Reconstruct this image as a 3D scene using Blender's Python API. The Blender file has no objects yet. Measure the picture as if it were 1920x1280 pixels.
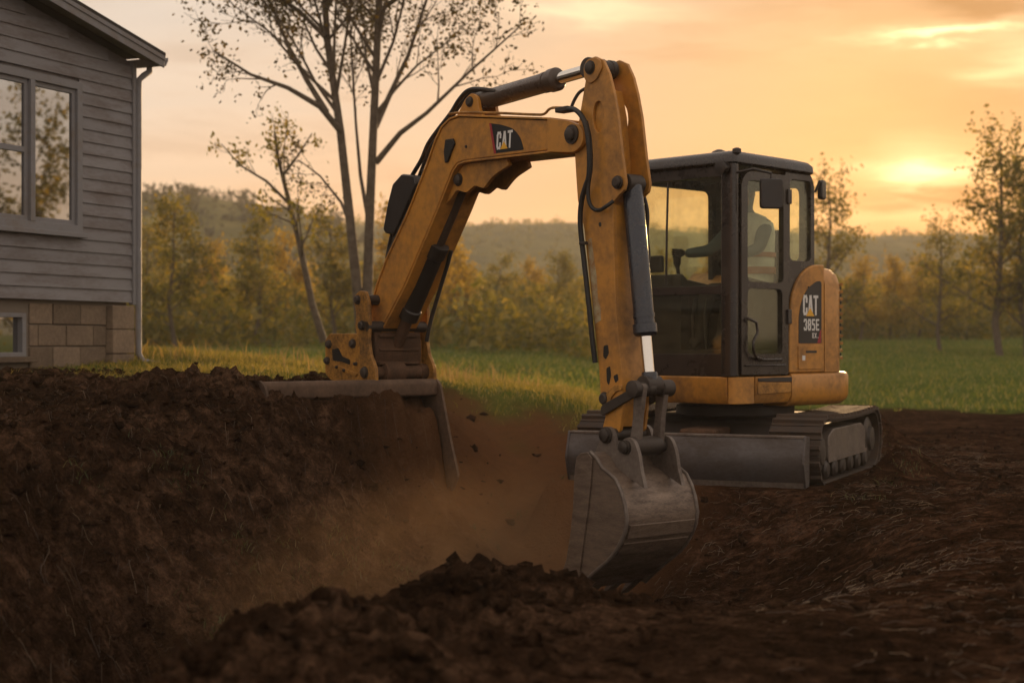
import bpy, bmesh, math, random
import numpy as np
from mathutils import Vector, Matrix
from mathutils.geometry import tessellate_polygon

R = math.radians
scene = bpy.context.scene
COL = scene.collection
rng = np.random.default_rng(7)
random.seed(11)

# ------------------------------------------------------------------ camera
CAMZ = 1.10          # eye height above the machine's standing ground
F = 2986.0           # focal length in photograph pixels (1920 wide)
cam_d = bpy.data.cameras.new('camera')
cam_d.sensor_width = 36.0
cam_d.lens = F / 1920.0 * 36.0
cam_d.clip_start = 0.1
cam_d.clip_end = 4000
cam_d.dof.use_dof = True
cam_d.dof.focus_distance = 10.6
cam_d.dof.aperture_fstop = 2.0
cam = bpy.data.objects.new('camera', cam_d)
COL.objects.link(cam)
cam.location = (0, 0, CAMZ)
cam.rotation_euler = (R(90), 0, 0)
scene.camera = cam

# ------------------------------------------------------------------ sky + sun
SUN_AZ, SUN_EL = 14.2, 5.9     # degrees right of the view axis, above the horizon
sdir = Vector((math.sin(R(SUN_AZ)) * math.cos(R(SUN_EL)), math.cos(R(SUN_AZ)) * math.cos(R(SUN_EL)), math.sin(R(SUN_EL))))
world = bpy.data.worlds.new('World'); scene.world = world
world.use_nodes = True
nt = world.node_tree; nt.nodes.clear()
def N(t, kind, **kw):
    n = t.nodes.new(kind)
    for k, v in kw.items(): setattr(n, k, v)
    return n
def val(t, sock, v):
    if hasattr(v, 'is_linked') or isinstance(v, bpy.types.NodeSocket): t.links.new(v, sock)
    else: sock.default_value = v
def M2(t, op, a, b=0.0, c=None, clamp=False):
    n = N(t, 'ShaderNodeMath', operation=op, use_clamp=clamp)
    val(t, n.inputs[0], a); val(t, n.inputs[1], b)
    if c is not None: val(t, n.inputs[2], c)
    return n.outputs[0]
def VM(t, op, a, b=None):
    n = N(t, 'ShaderNodeVectorMath', operation=op)
    val(t, n.inputs[0], a)
    if b is not None: val(t, n.inputs[1], b)
    return n.outputs['Value'] if op in ('DOT_PRODUCT', 'LENGTH') else n.outputs[0]
def MIXC(t, fac, a, b, mode='MIX'):
    n = N(t, 'ShaderNodeMix', data_type='RGBA', blend_type=mode)
    val(t, n.inputs[0], fac)
    val(t, n.inputs[6], a if not isinstance(a, tuple) else (*a[:3], 1)); val(t, n.inputs[7], b if not isinstance(b, tuple) else (*b[:3], 1))
    return n.outputs[2]
def RAMP(t, fac, stops, interp='LINEAR'):
    n = N(t, 'ShaderNodeValToRGB'); n.color_ramp.interpolation = interp
    e = n.color_ramp.elements
    while len(e) < len(stops): e.new(0.5)
    for el, (p, c) in zip(e, stops):
        el.position = p; el.color = (*c[:3], 1) if isinstance(c, tuple) else (c, c, c, 1)
    val(t, n.inputs[0], fac)
    return n.outputs[0]
def NOISE(t, vec, scale, detail=4, rough=0.55, dist=0.0, out=0):
    n = N(t, 'ShaderNodeTexNoise'); n.inputs['Scale'].default_value = scale
    n.inputs['Detail'].default_value = detail; n.inputs['Roughness'].default_value = rough
    n.inputs['Distortion'].default_value = dist
    if vec is not None: t.links.new(vec, n.inputs['Vector'])
    return n.outputs[out]

sky = N(nt, 'ShaderNodeTexSky', sky_type='NISHITA', sun_disc=False)
sky.sun_elevation = R(SUN_EL); sky.sun_rotation = R(SUN_AZ)
sky.altitude = 200; sky.air_density = 1.6; sky.dust_density = 5.0; sky.ozone_density = 0.6
tc = N(nt, 'ShaderNodeTexCoord')
dirv = VM(nt, 'NORMALIZE', tc.outputs['Generated'])
sep = N(nt, 'ShaderNodeSeparateXYZ'); nt.links.new(dirv, sep.inputs[0])
elev = M2(nt, 'MAXIMUM', sep.outputs[2], 0.0)
sd = M2(nt, 'MAXIMUM', VM(nt, 'DOT_PRODUCT', dirv, tuple(sdir)), 0.0)
# thin high haze layer that the low sun turns cream and gold: brighter towards the sun
veil_t = RAMP(nt, elev, [(0.0, (.86, .45, .18)), (0.07, (.80, .54, .33)), (0.13, (.72, .59, .47)), (0.22, (.58, .54, .50)), (0.6, (.54, .48, .44)), (1.0, (.45, .43, .43))])
warm = MIXC(nt, M2(nt, 'POWER', sd, 16.0), (1.0, 1.0, 1.0), (.98, .67, .40))
far_c = MIXC(nt, RAMP(nt, VM(nt, 'DOT_PRODUCT', dirv, tuple(sdir)), [(0.0, 0.0), (0.86, 1.0)]), (.66, .57, .51), MIXC(nt, 1.0, veil_t, warm, 'MULTIPLY'))
veil = MIXC(nt, 1.0, far_c, (1.0, 1.0, 1.0), 'MULTIPLY')
# cloud streaks in that layer
mp = N(nt, 'ShaderNodeMapping'); mp.inputs['Scale'].default_value = (1.0, 1.0, 5.5); mp.inputs['Location'].default_value = (0.31, 0.0, 0.12)
nt.links.new(dirv, mp.inputs[0])
cn = NOISE(nt, mp.outputs[0], 4.6, 4, 0.55, 0.6)
cn2 = NOISE(nt, mp.outputs[0], 11.0, 4, 0.6, 0.4)
cl = RAMP(nt, M2(nt, 'MULTIPLY_ADD', cn2, 0.3, M2(nt, 'MULTIPLY', cn, 0.8)), [(0.50, 0.0), (0.64, 1.0)])
bright = RAMP(nt, M2(nt, 'MULTIPLY_ADD', cn2, 0.5, M2(nt, 'MULTIPLY', cn, 0.5)), [(0.45, (1.22, 1.2, 1.16)), (0.62, (0.86, 0.78, 0.72))])
veil = MIXC(nt, M2(nt, 'MULTIPLY', cl, 0.6), veil, MIXC(nt, 1.0, veil, bright, 'MULTIPLY'))
# single cloud banks round the sun (azimuth, elevation in degrees), frayed by noise
wn = NOISE(nt, mp.outputs[0], 16.0, 4, 0.62, 0.5); wn2 = NOISE(nt, mp.outputs[0], 9.0, 3, 0.6, 0.8)
azd = M2(nt, 'MULTIPLY_ADD', M2(nt, 'SUBTRACT', wn2, .5), 5.0, M2(nt, 'MULTIPLY', M2(nt, 'ARCTAN2', sep.outputs[0], sep.outputs[1]), 180 / math.pi))
eld = M2(nt, 'MULTIPLY_ADD', M2(nt, 'SUBTRACT', wn, .5), 1.6, M2(nt, 'MULTIPLY', M2(nt, 'ARCSINE', sep.outputs[2]), 180 / math.pi))
def lobe(a_, e_, sx, sy, amp):
    x = M2(nt, 'POWER', M2(nt, 'ABSOLUTE', M2(nt, 'DIVIDE', M2(nt, 'SUBTRACT', azd, a_), sx)), 2.0)
    y = M2(nt, 'POWER', M2(nt, 'ABSOLUTE', M2(nt, 'DIVIDE', M2(nt, 'SUBTRACT', eld, e_), sy)), 2.0)
    return M2(nt, 'MULTIPLY', M2(nt, 'EXPONENT', M2(nt, 'MULTIPLY', M2(nt, 'ADD', x, y), -1.0)), amp)
def lsum(L):
    o = L[0]
    for q in L[1:]: o = M2(nt, 'ADD', o, q)
    return o
dark = lsum([lobe(15.2, 4.95, 2.8, .28, .70), lobe(17.2, 11.4, 2.0, .34, 1.1), lobe(12.2, 5.9, 1.2, .2, .2), lobe(16.5, 8.2, 4.4, 1.2, .42), lobe(13.5, 7.3, 3.0, .5, .12), lobe(-40, 9, 12, 1.5, .3), lobe(48, 7, 9, 1.2, .3), lobe(6, 14, 9, 1.2, .15), lobe(13.5, 13.0, 6, .9, .45)])
lite = lsum([lobe(14.3, 5.9, 2.2, .38, 1.1), lobe(12.0, 4.5, 5.0, .35, .22), lobe(15.7, 10.6, 2.4, .20, 1.3), lobe(18.2, 12.0, 1.6, .18, .5), lobe(17.6, 9.5, 1.3, .6, .5), lobe(2.6, 11.7, 2.4, .5, .45), lobe(0.0, 4.2, 5.0, 1.0, .08), lobe(-34, 7, 9, 1., .25), lobe(40, 10, 9, 1.3, .25)])
veil = MIXC(nt, M2(nt, 'MINIMUM', dark, .8), veil, MIXC(nt, 1.0, veil, (.52, .42, .34), 'MULTIPLY'))
veil = VM(nt, 'ADD', veil, MIXC(nt, 1.0, (.80, .60, .32), lite, 'MULTIPLY'))
# glare of the sun through the thin cloud
g1 = M2(nt, 'POWER', sd, 4200.0); g2 = M2(nt, 'POWER', sd, 260.0)
gmod = M2(nt, 'SUBTRACT', 1.0, M2(nt, 'MINIMUM', M2(nt, 'MULTIPLY', dark, 1.7), .9))
glare = VM(nt, 'ADD', MIXC(nt, 1.0, (.8, .6, .35), M2(nt, 'MULTIPLY', g1, gmod), 'MULTIPLY'), MIXC(nt, 1.0, (0.26, 0.14, 0.03), M2(nt, 'MULTIPLY', g2, gmod), 'MULTIPLY'))
SKY_K = 0.10
nish = MIXC(nt, 1.0, sky.outputs[0], (.12, .11, .09), 'MULTIPLY')
total = VM(nt, 'ADD', VM(nt, 'ADD', nish, MIXC(nt, 1.0, veil, (18.5, 18.5, 18.5), 'MULTIPLY')), MIXC(nt, 1.0, glare, (9., 9., 9.), 'MULTIPLY'))
bg = N(nt, 'ShaderNodeBackground'); nt.links.new(total, bg.inputs[0]); bg.inputs[1].default_value = SKY_K * 0.55
wo = N(nt, 'ShaderNodeOutputWorld'); nt.links.new(bg.outputs[0], wo.inputs[0])

sun_d = bpy.data.lights.new('sun', 'SUN'); sun_d.energy = 4.8; sun_d.angle = R(2.5); sun_d.color = (1.0, 0.62, 0.30)
sun = bpy.data.objects.new('sun', sun_d); COL.objects.link(sun)
sun.rotation_euler = (-sdir).to_track_quat('-Z', 'Y').to_euler()

vs = scene.view_settings
vs.view_transform = 'Standard'; vs.look = 'None'; vs.exposure = 0.28; vs.gamma = 1.0; vs.use_curve_mapping = False
cy = scene.cycles
cy.use_denoising = True; cy.max_bounces = 6; cy.transparent_max_bounces = 16; cy.volume_bounces = 0
cy.diffuse_bounces = 2; cy.glossy_bounces = 2; cy.transmission_bounces = 4
cy.sample_clamp_indirect = 6; cy.volume_step_rate = 4.0; cy.caustics_reflective = False; cy.caustics_refractive = False

# ------------------------------------------------------------------ helpers
def tag(o, label=None, cat=None, group=None, kind=None):
    for k, v in (('label', label), ('category', cat), ('group', group), ('kind', kind)):
        if v: o[k] = v
    return o
def empty(name, loc):
    o = bpy.data.objects.new(name, None); COL.objects.link(o); o.location = loc; o.empty_display_size = 0.2
    return o
def V(*a): return Vector(a)

class MB:
    """collects verts / faces in world coordinates; build() links them as one object"""
    def __init__(s): s.v = []; s.f = []; s.mi = []; s.m = 0
    def add(s, vs_, fs):
        b = len(s.v); s.v += [tuple(x) for x in vs_]
        for f in fs: s.f.append([b + i for i in f]); s.mi.append(s.m)
        return s
    def box(s, c, ax, ay, az, sx, sy, sz):
        c = Vector(c); p = []
        for k in (-.5, .5):
            for j in (-.5, .5):
                for i in (-.5, .5): p.append(c + ax * (i * sx) + ay * (j * sy) + az * (k * sz))
        return s.add(p, [(0, 2, 3, 1), (4, 5, 7, 6), (0, 1, 5, 4), (2, 6, 7, 3), (0, 4, 6, 2), (1, 3, 7, 5)])
    def cyl(s, p0, p1, r0, r1=None, n=16, caps=True):
        return s.tube([p0, p1], [r0, r0 if r1 is None else r1], n, caps)
    def tube(s, pts, rad, n=8, caps=True):
        pts = [Vector(p) for p in pts]
        if not isinstance(rad, (list, tuple)): rad = [rad] * len(pts)
        b = len(s.v); m = len(pts)
        t0 = (pts[1] - pts[0]).normalized()
        up = Vector((0, 0, 1)) if abs(t0.z) < .9 else Vector((1, 0, 0))
        x = t0.cross(up).normalized()
        for i, p in enumerate(pts):
            a = pts[max(i - 1, 0)]; c = pts[min(i + 1, m - 1)]
            t = (c - a)
            t = t.normalized() if t.length > 1e-9 else t0
            x = (x - t * x.dot(t))
            x = x.normalized() if x.length > 1e-6 else t.orthogonal().normalized()
            y = t.cross(x)
            for k in range(n):
                an = 2 * math.pi * k / n
                s.v.append(tuple(p + (x * math.cos(an) + y * math.sin(an)) * rad[i]))
        for i in range(m - 1):
            for k in range(n):
                k2 = (k + 1) % n
                s.f.append([b + i * n + k, b + i * n + k2, b + (i + 1) * n + k2, b + (i + 1) * n + k]); s.mi.append(s.m)
        if caps:
            s.f.append([b + k for k in range(n)][::-1]); s.f.append([b + (m - 1) * n + k for k in range(n)]); s.mi += [s.m, s.m]
        return s
    def lathe(s, p0, axis, prof, n=20):
        """prof: list of (distance along axis, radius)"""
        axis = Vector(axis).normalized()
        pts = [Vector(p0) + axis * d for d, r in prof]
        x = axis.orthogonal().normalized(); y = axis.cross(x); b = len(s.v)
        for p, (d, r) in zip(pts, prof):
            for k in range(n):
                an = 2 * math.pi * k / n
                s.v.append(tuple(p + (x * math.cos(an) + y * math.sin(an)) * r))
        m = len(prof)
        for i in range(m - 1):
            for k in range(n):
                k2 = (k + 1) % n
                s.f.append([b + i * n + k, b + i * n + k2, b + (i + 1) * n + k2, b + (i + 1) * n + k]); s.mi.append(s.m)
        s.f.append([b + k for k in range(n)][::-1]); s.f.append([b + (m - 1) * n + k for k in range(n)]); s.mi += [s.m, s.m]
        return s
    def prism(s, fr, poly, w0, w1, holes=()):
        """poly (u,v) outline in frame fr(u,v,w) -> world, extruded from w0 to w1, optional holes"""
        if not holes:
            n = len(poly)
            vs_ = [fr(u, v, w0) for u, v in poly] + [fr(u, v, w1) for u, v in poly]
            fs = [list(range(n)), list(range(2 * n - 1, n - 1, -1))]
            fs += [[i, i + n, (i + 1) % n + n, (i + 1) % n] for i in range(n)]
            return s.add(vs_, fs)
        loops = [poly] + list(holes); idx = []; vv = []
        for lp in loops:
            idx.append(list(range(len(vv), len(vv) + len(lp)))); vv += [tuple(q) for q in lp]
        n = len(vv)
        tris = [list(q) for q in tessellate_polygon([[Vector((u, v, 0)) for u, v in lp] for lp in loops])]
        fs = tris + [[i + n for i in q[::-1]] for q in tris]
        for q in idx:
            m = len(q)
            fs += [[q[i], q[i] + n, q[(i + 1) % m] + n, q[(i + 1) % m]] for i in range(m)]
        return s.add([fr(u, v, w0) for u, v in vv] + [fr(u, v, w1) for u, v in vv], fs)
    def build(s, name, mats, parent=None, origin=None, bevel=0.0, smooth=True, sharp=35, fix=True, seg=2):
        me = bpy.data.meshes.new(name)
        o0 = Vector(origin) if origin is not None else (Vector(ROOT[parent.name]) if parent is not None else Vector((0, 0, 0)))
        me.from_pydata([(x - o0.x, y - o0.y, z - o0.z) for x, y, z in s.v], [], s.f)
        if not isinstance(mats, (list, tuple)): mats = [mats]
        for m in mats: me.materials.append(m)
        if len(mats) > 1: me.polygons.foreach_set('material_index', s.mi)
        if fix:
            bm = bmesh.new(); bm.from_mesh(me); bmesh.ops.recalc_face_normals(bm, faces=bm.faces); bm.to_mesh(me); bm.free()
        if smooth:
            me.polygons.foreach_set('use_smooth', [True] * len(me.polygons))
            me.set_sharp_from_angle(angle=R(sharp))
        me.update()
        o = bpy.data.objects.new(name, me); COL.objects.link(o)
        if parent is not None:
            o.parent = parent; ROOT[o.name] = o0
        else:
            o.location = o0; ROOT[o.name] = o0
        if bevel:
            b = o.modifiers.new('bevel', 'BEVEL'); b.width = bevel; b.segments = seg; b.limit_method = 'ANGLE'; b.angle_limit = R(40)
            b.harden_normals = True
        return o
ROOT = {}
def root(name, loc, label, cat, group=None):
    e = empty(name, loc); ROOT[e.name] = Vector(loc); tag(e, label, cat, group); return e
def mesh_np(name, verts, faces, mats, parent=None, smooth=False, attr=None, mi=None):
    me = bpy.data.meshes.new(name)
    verts = np.asarray(verts, np.float32); faces = np.asarray(faces, np.int32)
    k = faces.shape[1]
    me.vertices.add(len(verts)); me.vertices.foreach_set('co', verts.ravel())
    me.loops.add(faces.size); me.loops.foreach_set('vertex_index', faces.ravel())
    me.polygons.add(len(faces)); me.polygons.foreach_set('loop_start', np.arange(0, faces.size, k, dtype=np.int32))
    me.polygons.foreach_set('loop_total', np.full(len(faces), k, np.int32))
    if not isinstance(mats, (list, tuple)): mats = [mats]
    for m in mats: me.materials.append(m)
    if mi is not None: me.polygons.foreach_set('material_index', np.asarray(mi, np.int32))
    me.update(calc_edges=True)
    if smooth: me.polygons.foreach_set('use_smooth', np.ones(len(faces), bool))
    for nm, arr in (attr or {}).items():
        a = me.attributes.new(nm, 'FLOAT', 'POINT'); a.data.foreach_set('value', np.asarray(arr, np.float32))
    o = bpy.data.objects.new(name, me); COL.objects.link(o)
    if parent is not None: o.parent = parent
    return o
def smoothstep(a, b, x):
    t = np.clip((x - a) / (b - a), 0, 1); return t * t * (3 - 2 * t)
def _h(i, j, k, seed):
    n = (i * 374761393 + j * 668265263 + k * 1274126177 + seed * 974711) & 0xFFFFFFFF
    n = ((n ^ (n >> 13)) * 1274126177) & 0xFFFFFFFF
    n = ((n ^ (n >> 16)) * 2246822519) & 0xFFFFFFFF
    return ((n ^ (n >> 15)) & 0xFFFFFF) / float(0xFFFFFF) * 2 - 1
def vnoise(x, y, seed=0, z=None):
    x = np.asarray(x, float); y = np.asarray(y, float)
    i = np.floor(x).astype(np.int64); j = np.floor(y).astype(np.int64); fx = x - i; fy = y - j
    u = fx * fx * fx * (fx * (fx * 6 - 15) + 10); v = fy * fy * fy * (fy * (fy * 6 - 15) + 10)
    a = _h(i, j, 0, seed); b = _h(i + 1, j, 0, seed); c = _h(i, j + 1, 0, seed); d = _h(i + 1, j + 1, 0, seed)
    return a + (b - a) * u + (c - a) * v + (a - b - c + d) * u * v
def fbm(x, y, f, octs, seed=0, gain=.5, ridged=False):
    s = 0; a = 1; t = 0
    for o in range(octs):
        ca, sa = math.cos(o * 1.3 + .4), math.sin(o * 1.3 + .4)
        n = vnoise((x * ca - y * sa) * f, (x * sa + y * ca) * f, seed + o * 17)
        s = s + a * ((1 - 2 * np.abs(n)) if ridged else n); t += a; a *= gain; f *= 2.03
    return s / t

# ------------------------------------------------------------------ materials
MATS = {}
def pmat(name, base, rough=.6, metal=0., spec=.5, dirt=None, dirt_amt=.4, dirt_scale=3., bump=.0, bump_scale=60., var=.15, coat=0., stretch=(1, 1, 1), rough_var=.12, objvar=0.):
    m = bpy.data.materials.new(name); m.use_nodes = True; t = m.node_tree; t.nodes.clear(); MATS[name] = m
    out = N(t, 'ShaderNodeOutputMaterial'); p = N(t, 'ShaderNodeBsdfPrincipled'); t.links.new(p.outputs[0], out.inputs[0])
    g = N(t, 'ShaderNodeTexCoord'); mp_ = N(t, 'ShaderNodeMapping'); mp_.inputs['Scale'].default_value = stretch
    t.links.new(g.outputs['Object'], mp_.inputs[0]); vec = mp_.outputs[0]
    n1 = NOISE(t, vec, dirt_scale, 8, .62, .3); n2 = NOISE(t, vec, dirt_scale * 9, 5, .6)
    col = MIXC(t, M2(t, 'MULTIPLY_ADD', n2, var * 1.6, -var * .3, clamp=True), base, tuple(c * .55 for c in base))
    if dirt:
        mix = M2(t, 'MULTIPLY_ADD', n2, .35, M2(t, 'MULTIPLY', n1, .8))
        k = RAMP(t, mix, [(max(.0, .72 - dirt_amt * .5), 0.), (min(1., .86 - dirt_amt * .25), 1.)])
        col = MIXC(t, M2(t, 'MULTIPLY', k, .85), col, dirt)
        t.links.new(M2(t, 'MULTIPLY_ADD', k, .3, rough - .05, clamp=True), p.inputs['Roughness'])
        if metal: t.links.new(M2(t, 'MULTIPLY_ADD', k, -metal, metal, clamp=True), p.inputs['Metallic'])
    else:
        t.links.new(M2(t, 'MULTIPLY_ADD', n1, rough_var * 2, rough - rough_var, clamp=True), p.inputs['Roughness'])
        p.inputs['Metallic'].default_value = metal
    if objvar:
        oi = N(t, 'ShaderNodeObjectInfo'); f_ = M2(t, 'MULTIPLY_ADD', oi.outputs['Random'], objvar, 1 - objvar * .6)
        col = MIXC(t, 1., col, f_, 'MULTIPLY')
    t.links.new(col, p.inputs['Base Color'])
    p.inputs['Specular IOR Level'].default_value = spec; p.inputs['Coat Weight'].default_value = coat; p.inputs['Coat Roughness'].default_value = .25
    if bump:
        b = N(t, 'ShaderNodeBump'); b.inputs['Strength'].default_value = bump; b.inputs['Distance'].default_value = .01
        t.links.new(NOISE(t, vec, bump_scale, 6, .65), b.inputs['Height']); t.links.new(b.outputs[0], p.inputs['Normal'])
    return m
SOIL_C = (.055, .033, .02)
yellow = pmat('yellow_paint', (.54, .24, .038), .42, 0, .5, dirt=(.15, .078, .03), dirt_amt=.42, dirt_scale=2.2, bump=.03, bump_scale=45, var=.25)
yellow_worn = pmat('worn_yellow_paint', (.50, .235, .04), .5, 0, .4, dirt=(.035, .02, .012), dirt_amt=.52, dirt_scale=5., bump=.10, bump_scale=70, var=.4)
black_paint = pmat('black_paint', (.022, .018, .016), .42, 0, .5, dirt=(.04, .027, .019), dirt_amt=.40, dirt_scale=3., var=.2)
cab_paint = pmat('cab_dark_paint', (.024, .018, .015), .30, 0, .55, dirt=(.05, .034, .024), dirt_amt=.36, dirt_scale=2.4, var=.2)
rubber = pmat('hose_rubber', (.014, .013, .012), .55, 0, .4, dirt=(.05, .033, .02), dirt_amt=.42, dirt_scale=6, var=.2)
track_mat = pmat('track_rubber', (.026, .021, .018), .6, 0, .4, dirt=(.075, .045, .026), dirt_amt=.62, dirt_scale=6, var=.3, bump=.35, bump_scale=60)
steel = pmat('worn_steel', (.22, .18, .15), .45, .5, .5, dirt=(.055, .034, .022), dirt_amt=.6, dirt_scale=4., bump=.12, bump_scale=50, var=.3)
steel_dark = pmat('dark_greasy_steel', (.05, .04, .033), .5, .45, .5, dirt=(.05, .033, .022), dirt_amt=.5, dirt_scale=6., bump=.15, bump_scale=50, var=.3)
bucket_steel = pmat('bucket_steel', (.26, .19, .14), .36, .45, .5, dirt=(.05, .028, .016), dirt_amt=.60, dirt_scale=4.2, bump=.2, bump_scale=30, var=.5, stretch=(1.1, 1.1, 5))
blade_steel = pmat('blade_steel', (.11, .10, .098), .40, .5, .5, dirt=(.045, .028, .018), dirt_amt=.60, dirt_scale=3.4, bump=.12, bump_scale=34, var=.3, stretch=(1, 1, 2.5))
chrome = pmat('chrome_rod', (.75, .72, .66), .12, 1.0, .5, var=.05, rough_var=.05)
rust = pmat('rusty_steel', (.12, .06, .03), .75, .1, .3, dirt=(.05, .03, .018), dirt_amt=.55, dirt_scale=8, bump=.25, bump_scale=60, var=.4)
decal_black = pmat('decal_black', (.014, .012, .011), .4, 0, .5, var=.1)
decal_white = pmat('decal_white', (.72, .70, .66), .5, 0, .5, var=.12)
decal_yellow = pmat('decal_yellow', (.80, .42, .03), .5, 0, .5, var=.1)
decal_red = pmat('decal_red', (.32, .02, .025), .5, 0, .5, var=.1)
# ------------------------------------------------------------------ terrain
TP0 = np.array([-1.5, 6.0]); TT = np.array([.281, .960])   # trench start and direction
def trench_coords(x, y):
    rx = x - TP0[0]; ry = y - TP0[1]
    s = rx * TT[0] + ry * TT[1]; D = -rx * TT[1] + ry * TT[0]     # D > 0: left bank
    return s, D - .5 * (np.clip(s - 5.2, 0, 5) / 3.2) ** 2      # the far end bends to the left
def bank_h(x, y):
    b = np.interp(x, [-30, -3.6, -1.9, -.7, .9, 1.6, 2.6, 60], [1.0, .97, .80, .68, .50, .28, 0, 0])
    return np.minimum(b, np.interp(y, [5, 9, 12.5, 15, 18], [.50, .58, .70, .84, 1.0]))
def base_h(x, y):
    far = np.interp(y, [-500, 18, 26, 60, 120, 3000], [0, 0, .02, 1.15, 2.2, 2.2])
    b = bank_h(x, y)
    keep = np.interp(y, [0, 17, 26, 45, 100], [1, 1, .72, .35, 0])
    return far, b * keep
def ground_smooth(x, y):
    x = np.asarray(x, float); y = np.asarray(y, float)
    s, D = trench_coords(x, y)
    wob = .22 * vnoise(s * .55, D * 0 + 3.3, 5) + .10 * vnoise(s * 1.7, D * 0 + 1.3, 6)
    D2 = D + wob
    far, bank = base_h(x, y)
    zb = np.interp(s, [-8, 0, 3, 4.5, 6.5, 8.2, 10, 12], [-1.3, -1.2, -1.0, -.82, -.52, -.25, .0, .2])
    # left of the trench: wall up to the bank
    topL = far + np.interp(D, [0, 1.6, 3], [.0, .0, .0]) + bank
    wl = smoothstep(.12, np.interp(s, [0, 3, 5.5, 9], [1.75, 2.0, 1.75, 1.6]), D2) ** .8
    # right of the trench
    wr = smoothstep(np.interp(s, [-2, -.6, .2, 3], [.30, .34, .45, .40]), np.interp(s, [-2, -.6, .2, 3, 5], [.70, .80, 1.0, 1.0, 1.15]), -D2)
    flat = far + bank * smoothstep(2.0, -1.2, x - .4 - (y - 14) * .15) * smoothstep(12.0, 15.5, y)
    right = flat
    z = np.where(D2 > 0, zb + (topL - zb) * wl, zb + (right - zb) * wr)
    # trench only exists up to s ~ 9
    k = smoothstep(12.0, 9.0, s)
    z_plain = np.where(D > 0, topL, right)
    blend = smoothstep(-.6, .9, D)
    z_plain = right + (topL - right) * blend
    z = z * k + z_plain * (1 - k)
    # spoil ridge thrown up along the right edge
    rc = np.interp(s, [-2, -.6, .2, 1], [.82, .92, 1.14, 1.16]) + .06 * np.sin(s * 2.1)
    ridge = np.exp(-((D + rc) / np.where(D > -rc, .26, .55)) ** 2) * np.interp(s, [-4, -1.2, -.2, .6, 1.6, 2.6, 3.4, 4.4], [-.03, .0, .08, .04, .01, -.05, -.07, 0])
    z = z + ridge
    # the pit the bucket digs in, opening out of the trench
    q = ((x - .95) / 1.2) ** 2 + ((y - 9.75) / 1.75) ** 2
    z = np.minimum(z, z * .35 - .02) * np.exp(-q ** 1.5) + z * (1 - np.exp(-q ** 1.5)) - .55 * np.exp(-q ** 1.5)
    # rim on the near side of the pit
    z = z - .15 * np.exp(-(((x - .75) / 1.0) ** 2 + ((y - 7.9) / 1.1) ** 2))
    # separate heaps: left lump near the camera, small heaps on the dirt
    for cx, cy, h, r in ((-2.55, 7.7, .22, .55), (-2.2, 6.6, .16, .45), (3.78, 17.0, .42, .33), (3.25, 13.1, .20, .34), (2.75, 12.9, .09, .4), (-2.1, 11.0, .12, .6), (-3.4, 11.2, .16, .7), (-3.0, 13.0, -.12, .7), (-1.9, 13.2, -.06, .6), (5.6, 22.5, .10, .8), (9.5, 24, .1, 1.0), (2.2, 16.2, .08, .7)):
        z = z + h * np.exp(-(((x - cx) ** 2 + (y - cy) ** 2) / r ** 2))
    # soil heaped in and below the mouth of the wide bucket
    rx = x - WBX; ry = y - WBY
    uu = rx * -.6428 + ry * .7660; ww = rx * .7660 + ry * .6428      # arm-plane coordinates
    uu = uu + .10 * fbm(x, y, 2.6, 4, 81, gain=.6) + .07 * worley(x + .1 * fbm(x, y, 5., 3, 83), y, 5.0, 82) - .04
    heap = np.interp(uu, [-1.6, -.62, -.30, -.085, .05, .25], [-.75, -.28, .03, .545, .56, .30]) + WBZ
    win = smoothstep(-1.55, -1.0, ww) * smoothstep(.47, .37, ww + .12 * np.clip(-uu - .35, 0, 1)) * smoothstep(.4, .1, uu)
    heap = heap - .16 * smoothstep(.02, .40, ww) * smoothstep(.1, -.1, uu)
    z = z + np.maximum(heap - z, 0) * win
    return z
WBX, WBY, WBZ = -.930, 11.666, .15
UC = np.array([1.90, 13.56])      # undercarriage centre
TRK = np.array([.407, .914]); BLD = np.array([-.914, .407])
def pad_mask(x, y):
    rx = x - UC[0]; ry = y - UC[1]
    a = np.abs(rx * TRK[0] + ry * TRK[1]); b = np.abs(rx * BLD[0] + ry * BLD[1])
    return smoothstep(1.9, 1.5, a) * smoothstep(1.35, 1.05, b)
def grass_mask(x, y):
    edge = np.interp(x, [-30, -4, -2.5, -1, 0, 1.2, 2.4, 3.2, 40], [14.2, 13.6, 13.4, 14.3, 15.0, 16.2, 20, 24.5, 25])
    n = fbm(x, y, .55, 3, 21) * 1.6 + fbm(x, y, 2.3, 3, 22) * 1.5
    s, D = trench_coords(x, y)
    dug = smoothstep(-1.9, -1.1, D) * smoothstep(2.1, 1.3, D) * smoothstep(11.5, 9.8, s + n * .5)
    return smoothstep(-.35, .7, (y - edge) + n) * (1 - dug)
def worley(x, y, f, seed):
    X = x * f; Y = y * f; i0 = np.floor(X).astype(np.int64); j0 = np.floor(Y).astype(np.int64)
    best = np.full(X.shape, 9.0); hh_ = np.zeros(X.shape)
    for di in (-1, 0, 1):
        for dj in (-1, 0, 1):
            i = i0 + di; j = j0 + dj
            r_ = .30 + .42 * (_h(i, j, 3, seed) * .5 + .5)
            d = np.hypot(X - (i + .5 + .48 * _h(i, j, 1, seed)), Y - (j + .5 + .48 * _h(i, j, 2, seed))) / r_
            best = np.minimum(best, d)
    return np.sqrt(np.clip(1 - best ** 2, 0, 1))
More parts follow.
